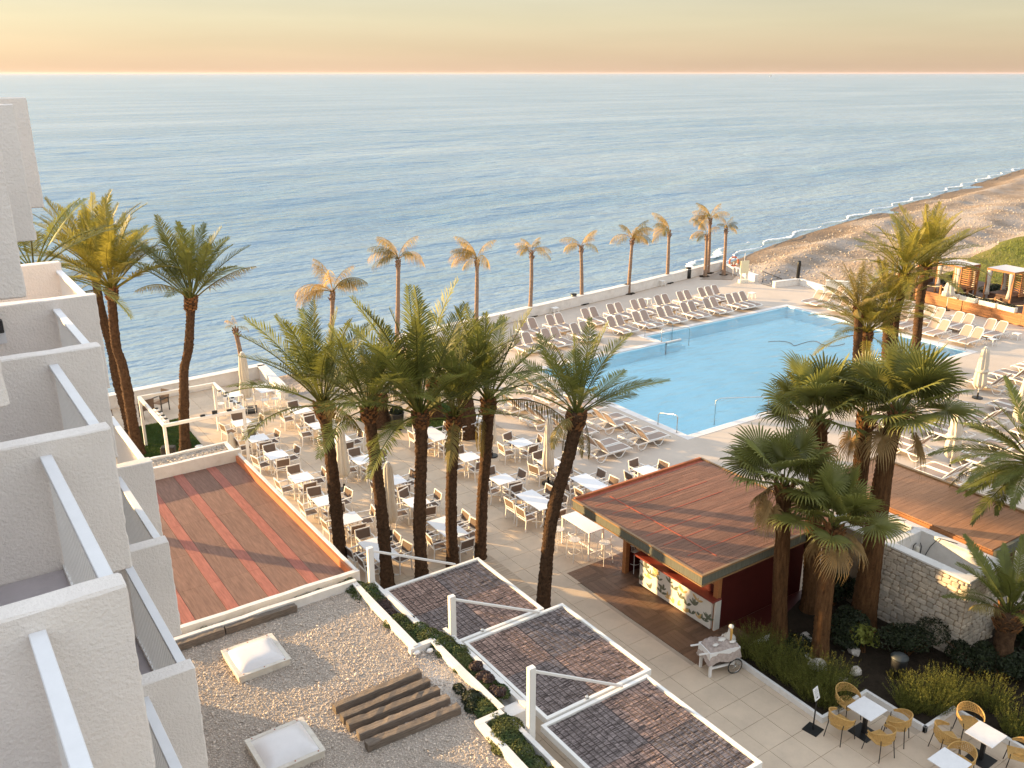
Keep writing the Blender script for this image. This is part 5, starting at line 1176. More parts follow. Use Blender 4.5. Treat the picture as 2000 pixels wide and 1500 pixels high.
for z0, z1, g_ in ((RZ - .03, RZ + .022, .025), (RZ - .325, RZ - .29, .03)):
    e_.box(RX0 - g_, RX0 + .055, RY0 - g_, RY1 + g_, z0, z1); e_.box(RX0 + .055, RX1 + g_, RY0 - g_, RY0 + .055, z0, z1); e_.box(RX1 - .055, RX1 + g_, RY0 + .055, RY1 + g_, z0, z1)
bp(e_.build('fascia_trim', 'fascia_edge'))
bp(MB().box(RX0 + .055, RX1 - .055, RY1 - .055, RY1 + .03, RZ - .29, RZ + .05).build('rear_flashing', 'terracotta'))
bp(MB().box(RX0 + .06, RX1 - .06, RY0 + .06, RY1 - .06, RZ - .30, RZ - .125).build('soffit', 'bar_wood'))
# body
bp(MB().box(18.15, 21.9, 15.52, 15.62, 0, RZ - .33).build('side_wall', 'bar_red')); bp(MB().box(21.8, 21.9, 15.63, 19.6, 0, RZ - .33).build('rear_wall', 'bar_red')); bp(MB().box(18.15, 21.79, 19.5, 19.6, 0, RZ - .33).build('side_wall', 'bar_red'))
for yy in (15.56, 18.9, 19.55): bp(MB().box(17.98, 18.14, yy - .08, yy + .08, 1.14 if 16 < yy < 19 else 0, RZ - .33).build('corner_post', 'bar_wood'))
for k in range(7): bp(MB().box(18.06, 18.09, 15.66, 18.80, 1.46 + k * .145, 1.46 + k * .145 + .13).build('shutter_slat', 'bar_wood'))
bp(MB().box(18.10, 18.12, 15.66, 18.80, 1.10, RZ - .34).build('shutter_back', 'bar_red'))
bp(MB().box(17.90, 18.0, 15.60, 18.70, .06, 1.06).build('counter_front', 'print_white'))
bp(MB().box(17.96, 18.05, 15.62, 18.68, 0, .06).build('plinth', 'black_plastic'))
bp(MB().box(17.74, 18.12, 15.42, 18.86, 1.07, 1.13).build('counter_top', 'counter_wood', bevel=.012))
bp(MB().box(17.93, 18.15, 15.46, 15.515, .06, 1.06).build('counter_return', 'print_white'))
# leaves printed on the counter front, the yellow ones coloured for sun glow
g_ = random.Random(9); lf, fl_ = MB(), MB()
def leaf_print(mb, y, z, l_, a, x=17.8955, split=False):
    c, s = math.cos(a), math.sin(a); n = 7; w = .15
    up_, lo_ = [], []
    for q in range(n):
        u = q / (n - 1); h = w * l_ * math.sin(math.pi * u) ** .7 * (1 if not split else (.55 + .45 * (q % 2)))
        up_.append((u * l_, h)); lo_.append((u * l_, -h))
    P2 = [(x, y + (p * c - r * s), z + (p * s + r * c)) for p, r in up_ + lo_[::-1][1:-1]]
    mb.add(P2, [tuple(range(len(P2)))])
for k in range(26):
    y0_ = 15.72 + k * .115 + g_.uniform(-.05, .05); z0_ = g_.uniform(.10, .78) ; hue = lf if g_.random() < .42 else fl_
    for q in range(g_.randint(5, 8)): leaf_print(hue, y0_, z0_, g_.uniform(.12, .28), R(90 + g_.uniform(-75, 75)), 17.8975 - .0004 * q, False)
bp(tag(lf.build('leaf_print', 'print_leaf'), kind='stuff')); bp(tag(fl_.build('glow_print', 'print_glow'), kind='stuff'))
put(stool0, 18.42, 19.52, 0, 'orange lit stool pulled up at the far end of the bar counter')
# wooden floor in front of the counter: planks in alternating squares
pf = structure(ob('plank_floor', MB().box(16.5, 16.6, 14.6, 14.7, -.03, -.02).mesh('plank_floor', 'grout')))
pl_me = MB().box(-.43, .43, -.0845, .0845, -.03, .002).mesh('plank', 'floor_plank')
for a in range(-1, 3):
    for b in range(0, 7):
        cx, cy = 16.85 + a * .87, 14.95 + b * .87
        if not (16.4 < cx - .40 and cx < 18.9 and cy < 20.3): continue
        for k in range(5):
            q = -.348 + k * .174; o = ob('plank', pl_me, pf, (cx + (q if (a + b) % 2 else 0), cy + (0 if (a + b) % 2 else q), rnd.uniform(-.001, .001))); o.rotation_euler = (0, 0, math.pi / 2 if (a + b) % 2 else 0)
structure(MB().box(18.7, 22.3, 14.3, 15.5, -.02, .012).build('bar_step', 'bar_red'))
wd = structure(ob('wood_deck', MB().box(9.0, 9.1, 19, 19.1, -.03, -.02).mesh('wood_deck', 'grout')))
dp = MB().box(-3.2, 3.2, -.064, .064, -.005, .014).mesh('deck_plank', 'deck_pale')
for k in range(22): ob('deck_plank', dp, wd, (11.75, 20.2 + k * .136, .0))

# ------------------------------------------------------------------ second planked roof and the stone service house
rb = thing('planked_roof_hut', 'low hut with a pale planked roof behind the stone house', 'hut', (26, 14, 0)); QO = Vector((26, 14, 0))
def qp(o): o.location = -QO; o.parent = rb; return o
y = 11.1; x0_, x1_ = 24.45, 27.62
while y < 16.9:
    cut = [x0_ + .03, x0_ + rnd.uniform(.8, 2.4), x1_ - .08]
    for a, b in zip(cut, cut[1:]): qp(MB().box(a + .002, b - .002, y, y + .15, 2.66, 2.70 + rnd.uniform(-.002, .002)).build('roof_plank', 'pale_plank'))
    y += .154
qp(MB().box(x0_, x1_, 11.05, 16.95, 2.5, 2.655).build('roof_slab', 'bar_wood'))
qp(MB().box(x1_ - .07, x1_ + .05, 11.0, 17.0, 2.42, 2.76).build('fascia', 'fascia_edge')); qp(MB().box(x0_, x1_ + .05, 10.95, 11.045, 2.40, 2.72).build('fascia', 'fascia_green')); qp(MB().box(x0_, x1_ + .05, 16.96, 17.05, 2.42, 2.74).build('fascia', 'fascia_edge'))
qp(MB().box(24.8, 27.1, 11.6, 16.5, 0, 2.5).build('wall', 'bar_red'))
house = thing('stone_house', 'small roofless rubble stone service house with white coping', 'stone building', (23.3, 12.5, 0)); SO = Vector((23.3, 12.5, 0))
def sp(o): o.location = -SO; o.parent = house; return o
HX0, HX1, HY0, HY1, HZ = 22.54, 24.4, 10.64, 15.2, 2.50
core = MB(); core.box(HX0, HX0 + .28, HY0, HY1, 0, HZ); core.box(HX0 + .28, HX1, HY0, HY0 + .26, 0, HZ); core.box(HX1 - .24, HX1, HY0 + .26, HY1, 0, HZ); core.box(HX0 + .28, HX1 - .24, HY1 - .24, HY1, 0, HZ); core.box(HX0 + .28, HX1 - .24, 13.1, 13.3, 0, HZ - .01)
sp(core.build('wall_core', 'mortar'))
sp(MB().box(HX0 + .28, HX1 - .24, HY0 + .26, HY1 - .24, 0, HZ - .85).build('inner_roof', 'white_render'))
cpg = MB(); cpg.box(HX0 - .03, HX0 + .30, HY0 - .03, HY1 + .02, HZ, HZ + .06); cpg.box(HX0 + .30, HX1 + .02, HY0 - .03, HY0 + .28, HZ, HZ + .058); cpg.box(HX1 - .26, HX1 + .02, HY0 + .28, HY1 + .02, HZ, HZ + .059); cpg.box(HX0 + .30, HX1 - .26, HY1 - .26, HY1 + .02, HZ, HZ + .057); cpg.box(HX0 + .30, HX1 - .26, 13.08, 13.32, HZ - .008, HZ + .05)
sp(cpg.build('coping', 'white_render', bevel=.008))
il = MB(); il.box(HX0 + .282, HX0 + .30, HY0 + .28, HY1 - .26, HZ - .84, HZ - .002); il.box(HX1 - .26, HX1 - .242, HY0 + .28, HY1 - .26, HZ - .84, HZ - .002); il.box(HX0 + .30, HX1 - .26, 13.08, 13.098, HZ - .84, HZ - .012); il.box(HX0 + .30, HX1 - .26, HY0 + .262, HY0 + .28, HZ - .84, HZ - .002); il.box(HX0 + .30, HX1 - .26, 13.302, 13.32, HZ - .84, HZ - .012)
sp(il.build('inner_lining', 'white_render'))
def stones(face, length, height, seed, limit):
    """irregular rubble: jittered courses, each stone a bulged polygon pushed out of the mortar"""
    g = random.Random(seed); z = .02; cnt = 0; rows = []
    while z < height - .05:
        h = g.uniform(.13, .21); h = min(h, height - .01 - z); x = g.uniform(-.1, 0); r_ = []
        while x < length:
            w = g.uniform(.14, .33); r_.append((max(x, 0), min(x + w, length))); x += w
        rows.append((z, z + h, r_)); z += h
    for z0, z1, r_ in rows:
        for a, b in r_:
            if b - a < .06: continue
            e = .010; d = g.uniform(.025, .06); jj = lambda q=.02: g.uniform(-q, q)
            cut = g.uniform(.02, .055)
            poly = [(a + e + cut, z0 + e + jj(.012)), (b - e - cut * g.uniform(.2, 1), z0 + e + jj(.015)), (b - e, z0 + cut + jj()), (b - e + jj(.008), z1 - cut + jj()), (b - e - cut, z1 - e + jj(.012)), (a + e + cut * g.uniform(.2, 1), z1 - e + jj(.015)), (a + e, z1 - cut + jj()), (a + e + jj(.008), z0 + cut + jj())]
            cx, cz = (a + b) / 2, (z0 + z1) / 2; n = 8
            inn = [(cx + (p - cx) * .78, cz + (q - cz) * .74) for p, q in poly]
            P3 = lambda p, q, o: (HX0 - o, HY0 + p, q) if face == 'L' else (HX0 + p, HY0 - o, q)
            vs_ = [P3(p, q, -.005) for p, q in poly] + [P3(p, q, d * .75) for p, q in poly] + [P3(p, q, d + jj(.006)) for p, q in inn] + [P3(cx + jj(.02), cz + jj(.02), d + jj(.008))]
            fs = [(i, (i + 1) % n, n + (i + 1) % n, n + i) for i in range(n)] + [(n + i, n + (i + 1) % n, 2 * n + (i + 1) % n, 2 * n + i) for i in range(n)] + [(2 * n + i, 2 * n + (i + 1) % n, 3 * n) for i in range(n)]
            if face == 'L': fs = [f[::-1] for f in fs]
            sp(MB().add(vs_, fs).build('stone', 'stone')); cnt += 1
    return cnt
nst = stones('L', 3.35, HZ - .01, 3, 0) + stones('F', 1.86, HZ - .01, 4, 0)
pipe = MB(); pipe.tube([(23.95, 12.9, HZ - .75), (23.95, 12.9, HZ - .35), (24.05, 13.0, HZ - .3)], .012, 6); pipe.tube([(24.05, 12.85, HZ - .8), (24.08, 12.7, HZ - .3), (24.1, 12.5, HZ + .07), (24.25, 12.0, HZ + .07)], .012, 6); pipe.tube([(23.7, 13.02, HZ - .8), (23.72, 13.02, HZ - .3), (23.85, 13.02, HZ - .25)], .014, 6)
wf = thing('water_filter', 'small pipe and filter canister on the inner wall of the stone house', 'filter', (23.9, 12.98, HZ - .5)); pipe.build('pipe', 'black_metal', wf, True, loc=(-23.9, -12.98, -HZ + .5)); MB().lathe([(.05, -.2), (.06, -.15), (.06, .1), (.03, .14)], 12).build('canister', 'planter_cream', wf, True)
tag(MB().box(22.98, 23.55, 12.25, 12.9, HZ - .849, HZ - .70, .1).build('box', 'yellow_box', bevel=.01), 'flat yellowish box lying inside the roofless stone house', 'box')
db = MB(); g_ = random.Random(3)
for k in range(60):
    x, y = 23.2 + g_.random() * .9, 11.1 + g_.random() * 1.1; s = g_.uniform(.01, .05); db.box(x - s, x + s, y - s * .5, y + s * .5, HZ - .849, HZ - .84 + s * .3, g_.random() * 3)
tag(db.build('leaf_litter', 'debris'), 'dark dead leaves on the floor inside the stone house', 'leaves', kind='stuff')

# ------------------------------------------------------------------ flower bed
BED = [(17.42, 14.35), (17.32, 11.15), (19.15, 11.15), (19.15, 9.45), (20.45, 9.45), (20.45, -2), (34, -2), (34, 10.9), (24.4, 10.9), (22.5, 10.7), (22.5, 15.4), (18.6, 14.3)]
structure(MB().prism(BED, -.01, .10).build('soil', 'soil'))
kb = thing('bed_kerb', 'low white zigzag kerb round the flower bed', 'kerb', (17.3, 11.1, 0))
kbo = Vector((-17.3, -11.1, 0))
for (a, b) in zip(BED[:6], BED[1:6]):
    d = (Vector((*b, 0)) - Vector((*a, 0))).normalized() * .045
    MB().beam(Vector((*a, .07)) - d, Vector((*b, .07)) + d, .09, .20 + .003 * (a[0] % 1)).build('kerb_stone', 'white_render', kb, loc=tuple(kbo), bevel=.008)
def rosemary(x, y, r, h, n, seed, label, m='rosemary', dirn=None):
    g = np.random.default_rng(seed); t = thing('rosemary_bush', label, 'bush', (x, y, .08), 0, 'rosemary bushes in the flower bed')
    ang = g.uniform(0, 2 * np.pi, n); rr = np.sqrt(g.random(n)) * r * .55; out = g.uniform(.15, .75, n) * (.4 + rr / r)
    bx_, by_ = rr * np.cos(ang), rr * np.sin(ang); ln = h * g.uniform(.5, 1.25, n)
    a2 = ang + g.normal(0, .5, n); dx, dy = np.cos(a2) * out, np.sin(a2) * out; dz = np.ones(n)
    D_ = np.stack([dx, dy, dz], -1); D_ /= np.linalg.norm(D_, axis=1)[:, None]
    k = 26; u = (np.arange(k) + .7) / k
    P0 = np.stack([bx_, by_, np.zeros(n)], -1)[:, None, :] + D_[:, None, :] * (ln[:, None] * u[None])[..., None]
    P0[..., 2] -= 0.10 * h * (u[None] ** 2) * out[:, None] * 1.5
    P0 = P0.reshape(-1, 3); Dn = np.repeat(D_, k, 0); nn = len(P0)
    rv = g.normal(size=(nn, 3)); side = np.cross(Dn, rv); side /= np.linalg.norm(side, axis=1)[:, None]
    ned = (Dn * .9 + side * 1.0); ned /= np.linalg.norm(ned, axis=1)[:, None]; wv = np.cross(ned, rv); wv /= np.linalg.norm(wv, axis=1)[:, None]
    l_ = g.uniform(.022, .042, nn)[:, None]; w_ = .006
    v = np.stack([P0 - wv * w_, P0 + wv * w_, P0 + ned * l_ + wv * w_ * .5, P0 + ned * l_ - wv * w_ * .5], 1).reshape(-1, 3)
    ob('foliage', np_mesh('foliage', v, np.arange(nn * 4).reshape(-1, 4), m), t)['kind'] = 'stuff'
    return t
for i, (x, y, r, h, n, l_) in enumerate(((17.95, 14.0, .55, .75, 420, 'rosemary bush behind the white cart'), (17.95, 13.3, .60, .80, 460, 'rosemary bush right of the cart, first along the kerb'), (18.0, 12.6, .60, .78, 460, 'rosemary bush in the middle of the long kerb'),
        (17.95, 11.95, .62, .85, 520, 'sunlit rosemary bush before the lowest fan palm'), (17.95, 11.42, .5, .65, 420, 'rosemary bush at the kerb corner behind the menu stand'), (18.6, 11.75, .55, .7, 380, 'dark rosemary bush behind the one at the kerb corner'),
        (19.6, 10.15, .45, .7, 360, 'rosemary bush left of two behind the first marble table'), (20.0, 9.8, .55, .85, 460, 'sunlit rosemary bush at the kerb step between the marble tables'), (20.7, 9.7, .5, .75, 360, 'rosemary bush behind the right hand marble table'), (21.3, 9.0, .5, .7, 320, 'rosemary bush at the right edge behind the rattan chairs'), (20.9, 8.1, .45, .6, 300, 'rosemary bush at the right edge along the kerb'))):
    rosemary(x, y, r * 1.25, h * 1.08, int(n * .85), 40 + i, l_)
def bush(x, y, z, rx, ry, rz, n, leaf, seed, label, m='bush', name='shrub'):
    t = thing(name, label, 'shrub', (x, y, .08)); blobs = [(rr_.gauss(0, rx * .45), rr_.gauss(0, ry * .45), z * rr_.uniform(.4, 1.0), rx * rr_.uniform(.45, .7), ry * rr_.uniform(.45, .7), rz * rr_.uniform(.45, .75)) for _ in range(9)]
    o = leaf_mound('foliage', blobs, n, leaf, seed, m, t); o['kind'] = 'stuff'
    b = MB(); 
    for k in range(5): b.tube([(rr_.gauss(0, .04), rr_.gauss(0, .04), 0), (rr_.gauss(0, rx * .25), rr_.gauss(0, ry * .25), z * .6), (rr_.gauss(0, rx * .5), rr_.gauss(0, ry * .5), z * 1.1)], [.025, .016, .008], 5)
    b.build('stem', 'trunk_fan', t)
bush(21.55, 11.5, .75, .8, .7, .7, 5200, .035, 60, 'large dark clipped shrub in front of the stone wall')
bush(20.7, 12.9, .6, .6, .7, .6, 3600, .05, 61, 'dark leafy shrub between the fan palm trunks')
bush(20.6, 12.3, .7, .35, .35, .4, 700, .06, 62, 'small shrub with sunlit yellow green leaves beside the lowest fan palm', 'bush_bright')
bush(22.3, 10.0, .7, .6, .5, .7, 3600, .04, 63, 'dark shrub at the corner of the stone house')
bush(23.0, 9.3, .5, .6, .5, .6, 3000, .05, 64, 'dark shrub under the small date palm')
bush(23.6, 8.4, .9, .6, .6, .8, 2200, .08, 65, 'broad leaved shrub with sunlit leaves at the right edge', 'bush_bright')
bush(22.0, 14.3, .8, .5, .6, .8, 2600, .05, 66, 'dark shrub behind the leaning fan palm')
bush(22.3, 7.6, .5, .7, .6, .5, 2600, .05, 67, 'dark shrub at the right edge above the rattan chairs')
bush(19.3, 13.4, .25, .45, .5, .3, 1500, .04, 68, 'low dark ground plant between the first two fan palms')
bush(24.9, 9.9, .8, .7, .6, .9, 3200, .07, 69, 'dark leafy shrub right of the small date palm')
for i, (x, y, s, l_) in enumerate(((18.95, 12.55, .20, 'grey garden rock in front of the lowest fan palm trunk, largest'), (19.75, 13.6, .17, 'grey garden rock between two fan palm trunks'), (19.0, 11.75, .13, 'small grey rock right of the sunlit rosemary'), (19.6, 11.8, .15, 'grey rock near the dark bin'), (20.4, 12.4, .16, 'pale rock right of the lowest fan palm trunk'), (19.35, 13.1, .12, 'pale rock beside the small white dish'))):
    g = random.Random(i + 70); mb = MB(); bmx = bmesh.new(); bmesh.ops.create_icosphere(bmx, subdivisions=2, radius=1)
    for v in bmx.verts: v.co *= 1 + g.gauss(0, .12)
    me = bpy.data.meshes.new('rock'); bmx.to_mesh(me); bmx.free(); me.materials.append(MATS['rock']); o = ob('rock', me, None, (x, y, .1 + s * .4)); o.scale = (s * g.uniform(.9, 1.3), s, s * g.uniform(.7, 1.1)); o.rotation_euler = (0, 0, g.random() * 6); tag(o, l_, 'rock')
tag(MB().lathe([(.10, 0), (.14, .02), (.16, .05), (.13, .055), (.10, .03)], 18).build('dish', 'white_metal', None, True, loc=(19.15, 12.95, .12)), 'small round white dish lying on the soil between fan palms', 'dish')
o = MB().box(-.55, .55, -.06, .06, 0, .10).build('white_board', 'white_metal', bevel=.006, loc=(18.95, 14.25, .1)); o.rotation_euler = (0, .12, .1); tag(o, 'white board lying at the edge of the bed beside the bar', 'board')
b_ = thing('garden_bin', 'dark green bin with a grey lid hidden in the shrubs', 'bin', (20.45, 11.1, .08)); MB().lathe([(.19, 0), (.22, .55), (.22, .6)], 16).build('bin_body', 'black_plastic', b_, True); MB().lathe([(.235, .6), (.235, .64), (.15, .70), (.02, .72)], 16).build('lid', 'bin_lid', b_, True)

# ---- menu stand
ms = thing('menu_stand', 'black menu stand with a white printed sheet by the flower bed', 'sign', (16.9, 11.1, 0), .15)
MB().box(-.2, .2, -.2, .2, 0, .015).build('base_plate', 'black_metal', ms); MB().box(-.018, .018, -.012, .012, .015, 1.0).build('post', 'black_metal', ms)
pn = MB().beam((0, -.02, .92), (0, .08, 1.22), .22, .012, up=(0, -1, 0)).build('sheet', 'paper', ms)
ink = MB()
for k in range(9): f_ = .12 + k * .09; c = Vector((0, -.02, .92)).lerp(Vector((0, .08, 1.22)), 1 - f_); wl = (.06 if k in (0,) else .085) * (1 if k % 4 else .7); ink.beam(c + Vector((-wl, -.0075, .0025)), c + Vector((wl, -.0075, .0025)), .009, .002, up=(0, -1, .33))
ink.build('print_lines', 'ink', pn)
# ---- cart with netting and the carved pelican
ct = thing('garden_cart', 'white wooden cart with one spoked wheel, draped with fishing net and shells', 'cart', (16.75, 14.2, 0), -.25)
bx_ = MB(); bx_.box(-.48, .48, -.30, -.27, .55, .80); bx_.box(-.48, .48, .27, .30, .55, .80); bx_.box(-.48, -.45, -.27, .27, .55, .80); bx_.box(.45, .48, -.27, .27, .55, .80); bx_.box(-.45, .45, -.27, .27, .55, .58)
bx_.build('tray', 'white_metal', ct)
for sx, sy in ((-.4, -.24), (-.4, .24)): MB().box(sx - .035, sx + .035, sy - .03, sy + .03, 0, .55).build('leg', 'white_metal', ct)
for sy in (-.24, .24): MB().box(.30, .36, sy - .03, sy + .03, .22, .55).build('leg', 'white_metal', ct); MB().box(-.4, .34, sy - .02, sy + .02, .24, .30).build('shelf_rail', 'white_metal', ct)
MB().box(-.36, .30, -.22, .22, .26, .28).build('shelf', 'old_timber', ct)
for sy in (-.335, .335):
    w_ = MB(); w_.tube([(.33 + .22 * math.cos(a), sy, .23 + .22 * math.sin(a)) for a in [2 * math.pi * i / 24 for i in range(25)]], .018, 6, False); wo_ = w_.build('wheel', 'black_plastic', ct, True)
    sk = MB(); sk.tube([(.33, sy - .03, .23), (.33, sy + .03, .23)], .025, 8); sk.tube([(.33 + .20 * math.cos(a), sy, .23 + .20 * math.sin(a)) for a in [2 * math.pi * i / 24 for i in range(25)]], .010, 5, False)
    for q in range(10): a = 2 * math.pi * q / 10; sk.tube([(.33, sy, .23), (.33 + .20 * math.cos(a), sy, .23 + .20 * math.sin(a))], .004, 4)
    sk.build('spokes', 'steel', wo_, True)
for sy in (-.22, .22): MB().beam((-.45, sy, .77), (-.78, sy, .80), .035).build('handle', 'white_metal', ct)
vs_ = []; g = random.Random(4); k = 18
for j in range(k + 1):
    for i in range(k + 1):
        u, v = i / k * 2 - 1, j / k * 2 - 1; e = max(abs(u), abs(v)); z = .86 - .10 * (e > .86) - .30 * max(0, e - .86) / .14 * (v < 0 or u < 0) + g.gauss(0, .016) + .05 * math.sin(u * 5) * math.cos(v * 4)
        vs_.append((u * .52, v * .34, z))
tag(MB().add(vs_, [(j * (k + 1) + i, j * (k + 1) + i + 1, (j + 1) * (k + 1) + i + 1, (j + 1) * (k + 1) + i) for j in range(k) for i in range(k)]).build('net', 'netting', None, True, loc=(16.75, 14.2, 0)), 'pinkish fishing net spread over the white cart', 'net'); C.objects['net'].rotation_euler = (0, 0, -.25)
for i, (u, v, s, l_) in enumerate(((-.2, -.1, .08, 'pale shell at the left on the cart net'), (.1, .05, .11, 'largest pale shell in the middle of the cart net'), (.33, -.12, .09, 'round pale shell at the right on the cart net'))):
    o = MB().lathe([(.01, 0), (.8, .15), (1, .4), (.7, .75), (.05, .95)], 10, wob=lambda i, j: 1 + .1 * math.sin(j * 3)).build('shell', 'bird_white', None, True, loc=(16.75 + u * .97 - v * -.25, 14.2 + v * .97 - u * .25, .87)); o.scale = (s * 1.3, s * .8, s * .7); tag(o, l_, 'shell', 'shells on the cart')
pe = thing('pelican_figure', 'white carved pelican with a long downturned beak, standing by the cart', 'figure', (17.2, 14.28, .0), .9)
def skin(pts, rads, m, name, parent, sub=2):
    me = bpy.data.meshes.new(name); me.from_pydata([tuple(p) for p in pts], [(i, i + 1) for i in range(len(pts) - 1)], []); o = ob(name, me, parent)
    md = o.modifiers.new('s', 'SKIN'); 
    for v, r_ in zip(me.skin_vertices[0].data, rads): v.radius = (r_, r_)
    me.skin_vertices[0].data[0].use_root = True; md.use_smooth_shade = True; o.modifiers.new('d', 'SUBSURF').levels = sub; me.materials.append(MATS[m]); o.modifiers['d'].render_levels = sub
    return o
me0 = MB(); me0.tube([(.30, 0, .62), (.24, 0, .66), (.10, 0, .72), (-.06, 0, .80), (-.14, 0, .93), (-.12, 0, 1.06), (-.13, 0, 1.18), (-.17, 0, 1.27), (-.23, 0, 1.31), (-.29, 0, 1.28)], [.03, .10, .155, .16, .11, .065, .052, .062, .07, .035], 12); me0.build('bird_body', 'bird_white', pe, True)
for s in (-1, 1): MB().tube([(-.08, s * .13, .84), (.06, s * .165, .77), (.22, s * .13, .69), (.34, s * .07, .62)], [.03, .085, .07, .02], 10, flat=.45).build('wing', 'bird_white', pe, True)
MB().tube([(-.28, 0, 1.285), (-.31, 0, 1.18), (-.315, 0, 1.02), (-.30, 0, .90), (-.285, 0, .84)], [.035, .038, .032, .022, .008], 8).build('beak', 'bird_beak', pe, True)
for s in (-1, 1): MB().tube([(.06, s * .06, .60), (.05, s * .06, .03), (-.06, s * .07, .015)], [.02, .015, .02], 6).build('foot', 'bird_beak', pe, True)
MB().lathe([(.16, 0), (.16, .06), (.13, .08)], 12).build('stand', 'old_timber', pe)
tag(MB().lathe([(.035, 0), (.04, .02), (.04, .14), (.015, .2), (.015, .24)], 10).build('bottle', 'bottle_green', None, True, loc=(16.52, 14.17, .285)), 'green bottle on the lower shelf of the white cart', 'bottle')

# ------------------------------------------------------------------ left: lawn, spotlight frame, loudspeaker
def lawn(name, poly, label, n, seed):
    ox = structure(MB().prism(poly, -.01, .025).build(name, 'grass')); g = np.random.default_rng(seed)
    xs = [p[0] for p in poly]; ys = [p[1] for p in poly]; x = g.uniform(min(xs), max(xs), n * 2); y = g.uniform(min(ys), max(ys), n * 2)
    ins = np.zeros(n * 2, bool); j = len(poly) - 1
    for i in range(len(poly)):
        (xi, yi), (xj, yj) = poly[i], poly[j]; c_ = ((yi > y) != (yj > y)) & (x < (xj - xi) * (y - yi) / (yj - yi + 1e-9) + xi); ins ^= c_; j = i
    x, y = x[ins], y[ins]; m_ = len(x); a = g.uniform(0, 6.28, m_); w = .012; h = g.uniform(.03, .075, m_)
    p = np.stack([x, y, np.full(m_, .02)], -1); dv = np.stack([np.cos(a) * w, np.sin(a) * w, np.zeros(m_)], -1); tip = p + np.stack([g.normal(0, .025, m_), g.normal(0, .025, m_), h], -1)
    v = np.stack([p - dv, p + dv, tip], 1).reshape(-1, 3)
    tag(ob('grass_blades', np_mesh('grass_blades', v, np.arange(m_ * 3).reshape(-1, 3), 'grass')), label, 'grass', kind='stuff')
lawn('lawn', [(6.4, 42.3), (6.2, 38.3), (6.2, 36.4), (9.75, 36.4), (9.7, 38.0), (9.8, 42.4)], 'green lawn patch under the white spotlight frame', 16000, 1)
lawn('lawn', [(16.75, 37.5), (17.0, 35.65), (18.0, 35.5), (19.2, 37.4)], 'green lawn patch round the left stout palm', 5000, 2)
lawn('lawn', [(18.3, 35.3), (19.85, 33.3), (22.0, 33.6), (21.5, 37.0), (20.0, 37.2)], 'green lawn patch round the right stout palms', 7000, 3)
tag(MB().lathe([(.17, 0), (.17, .02), (.02, .025)], 16).build('lawn_plate', 'white_metal', None, loc=(9.53, 38.28, .05)), 'round white cover plate at the corner of the lawn', 'plate')
fr = thing('spotlight_frame', 'open white square frame on four posts carrying stage spotlights', 'frame', (9.3, 37.8, 0)); FO = Vector((-9.3, -37.8, 0))
fx0, fx1, fy0, fy1, fz = 7.65, 10.9, 35.75, 39.8, 2.35
for x, y in ((fx0, fy0), (fx1, fy0), (fx0, fy1), (fx1, fy1)): MB().box(x - .055, x + .055, y - .055, y + .055, 0, fz - .12).build('post', 'frame_white', fr, loc=tuple(FO))
MB().box(fx0 - .06, fx1 + .06, fy0 - .06, fy0 + .06, fz - .12, fz).build('top_beam', 'frame_white', fr, loc=tuple(FO)); MB().box(fx0 - .06, fx1 + .06, fy1 - .06, fy1 + .06, fz - .12, fz).build('top_beam', 'frame_white', fr, loc=tuple(FO))
MB().box(fx0 - .06, fx0 + .06, fy0 + .06, fy1 - .06, fz - .12, fz - .001).build('top_beam', 'frame_white', fr, loc=tuple(FO)); MB().box(fx1 - .06, fx1 + .06, fy0 + .06, fy1 - .06, fz - .12, fz - .001).build('top_beam', 'frame_white', fr, loc=tuple(FO))
def spot(x, y, a, label):
    t = thing('stage_spotlight', label, 'spotlight', (x, y, fz), a, 'white stage spotlights on the frame')
    MB().box(-.09, .09, -.11, .11, -.16, .06).build('housing', 'white_metal', t, bevel=.02); MB().lathe([(.075, 0), (.085, .03), (.06, .035), (.01, .02)], 14).build('lens', 'black_plastic', t, True, loc=(0, 0, .055)); MB().box(.085, .10, -.09, .09, -.12, .02).build('grille', 'black_plastic', t)
for i, y in enumerate((37.6, 37.1, 36.6, 36.15)): spot(fx0 + .18, y, .3, ORD[i] + ' white spotlight from the sea on the left beam of the frame')
for i, y in enumerate((38.3, 37.9, 37.5, 37.1, 36.7, 36.3)): spot(fx1 + (-.02 if i % 2 else -.2), y, -.4, ORD[i] + ' white spotlight from the sea on the right beam of the frame')
for i, x in enumerate((9.2, 9.7, 10.3)):
    tag(MB().box(-.1, .1, -.05, .05, 0, .14 if i == 1 else .07).build('control_box', 'black_plastic', None, bevel=.01, loc=(x, fy0 + .02, fz)), ('left', 'taller middle', 'right')[i] + ' black control box on the near beam of the spotlight frame', 'box')
spk = thing('loudspeaker', 'black loudspeaker hanging on the near left post of the spotlight frame', 'loudspeaker', (7.79, 36.23, 1.0), -.5)
MB().box(-.28, .28, -.16, .16, -.19, .19).build('cabinet', 'black_plastic', spk, bevel=.03); MB().box(-.25, .25, -.172, -.163, -.16, .16).build('grille', 'black_metal', spk); MB().box(-.06, .06, -.1745, -.1725, -.02, .0).build('badge', 'rail_grey', spk); MB().beam((.0, .16, .05), (-.12, .40, .1), .05).build('bracket', 'frame_white', spk)
sc_ = thing('tied_cover', 'small knotted cream cloth cover at the corner of the brown roof', 'cover', (10.44, 36.35, 0)); MB().lathe([(.20, .0), (.22, .3), (.16, .7), (.10, .95), (.13, 1.05), (.04, 1.15)], 18, wob=lambda i, j: 1 + .13 * math.sin(j * 2.6 + i)).build('cloth', 'parasol_cloth', sc_, True)
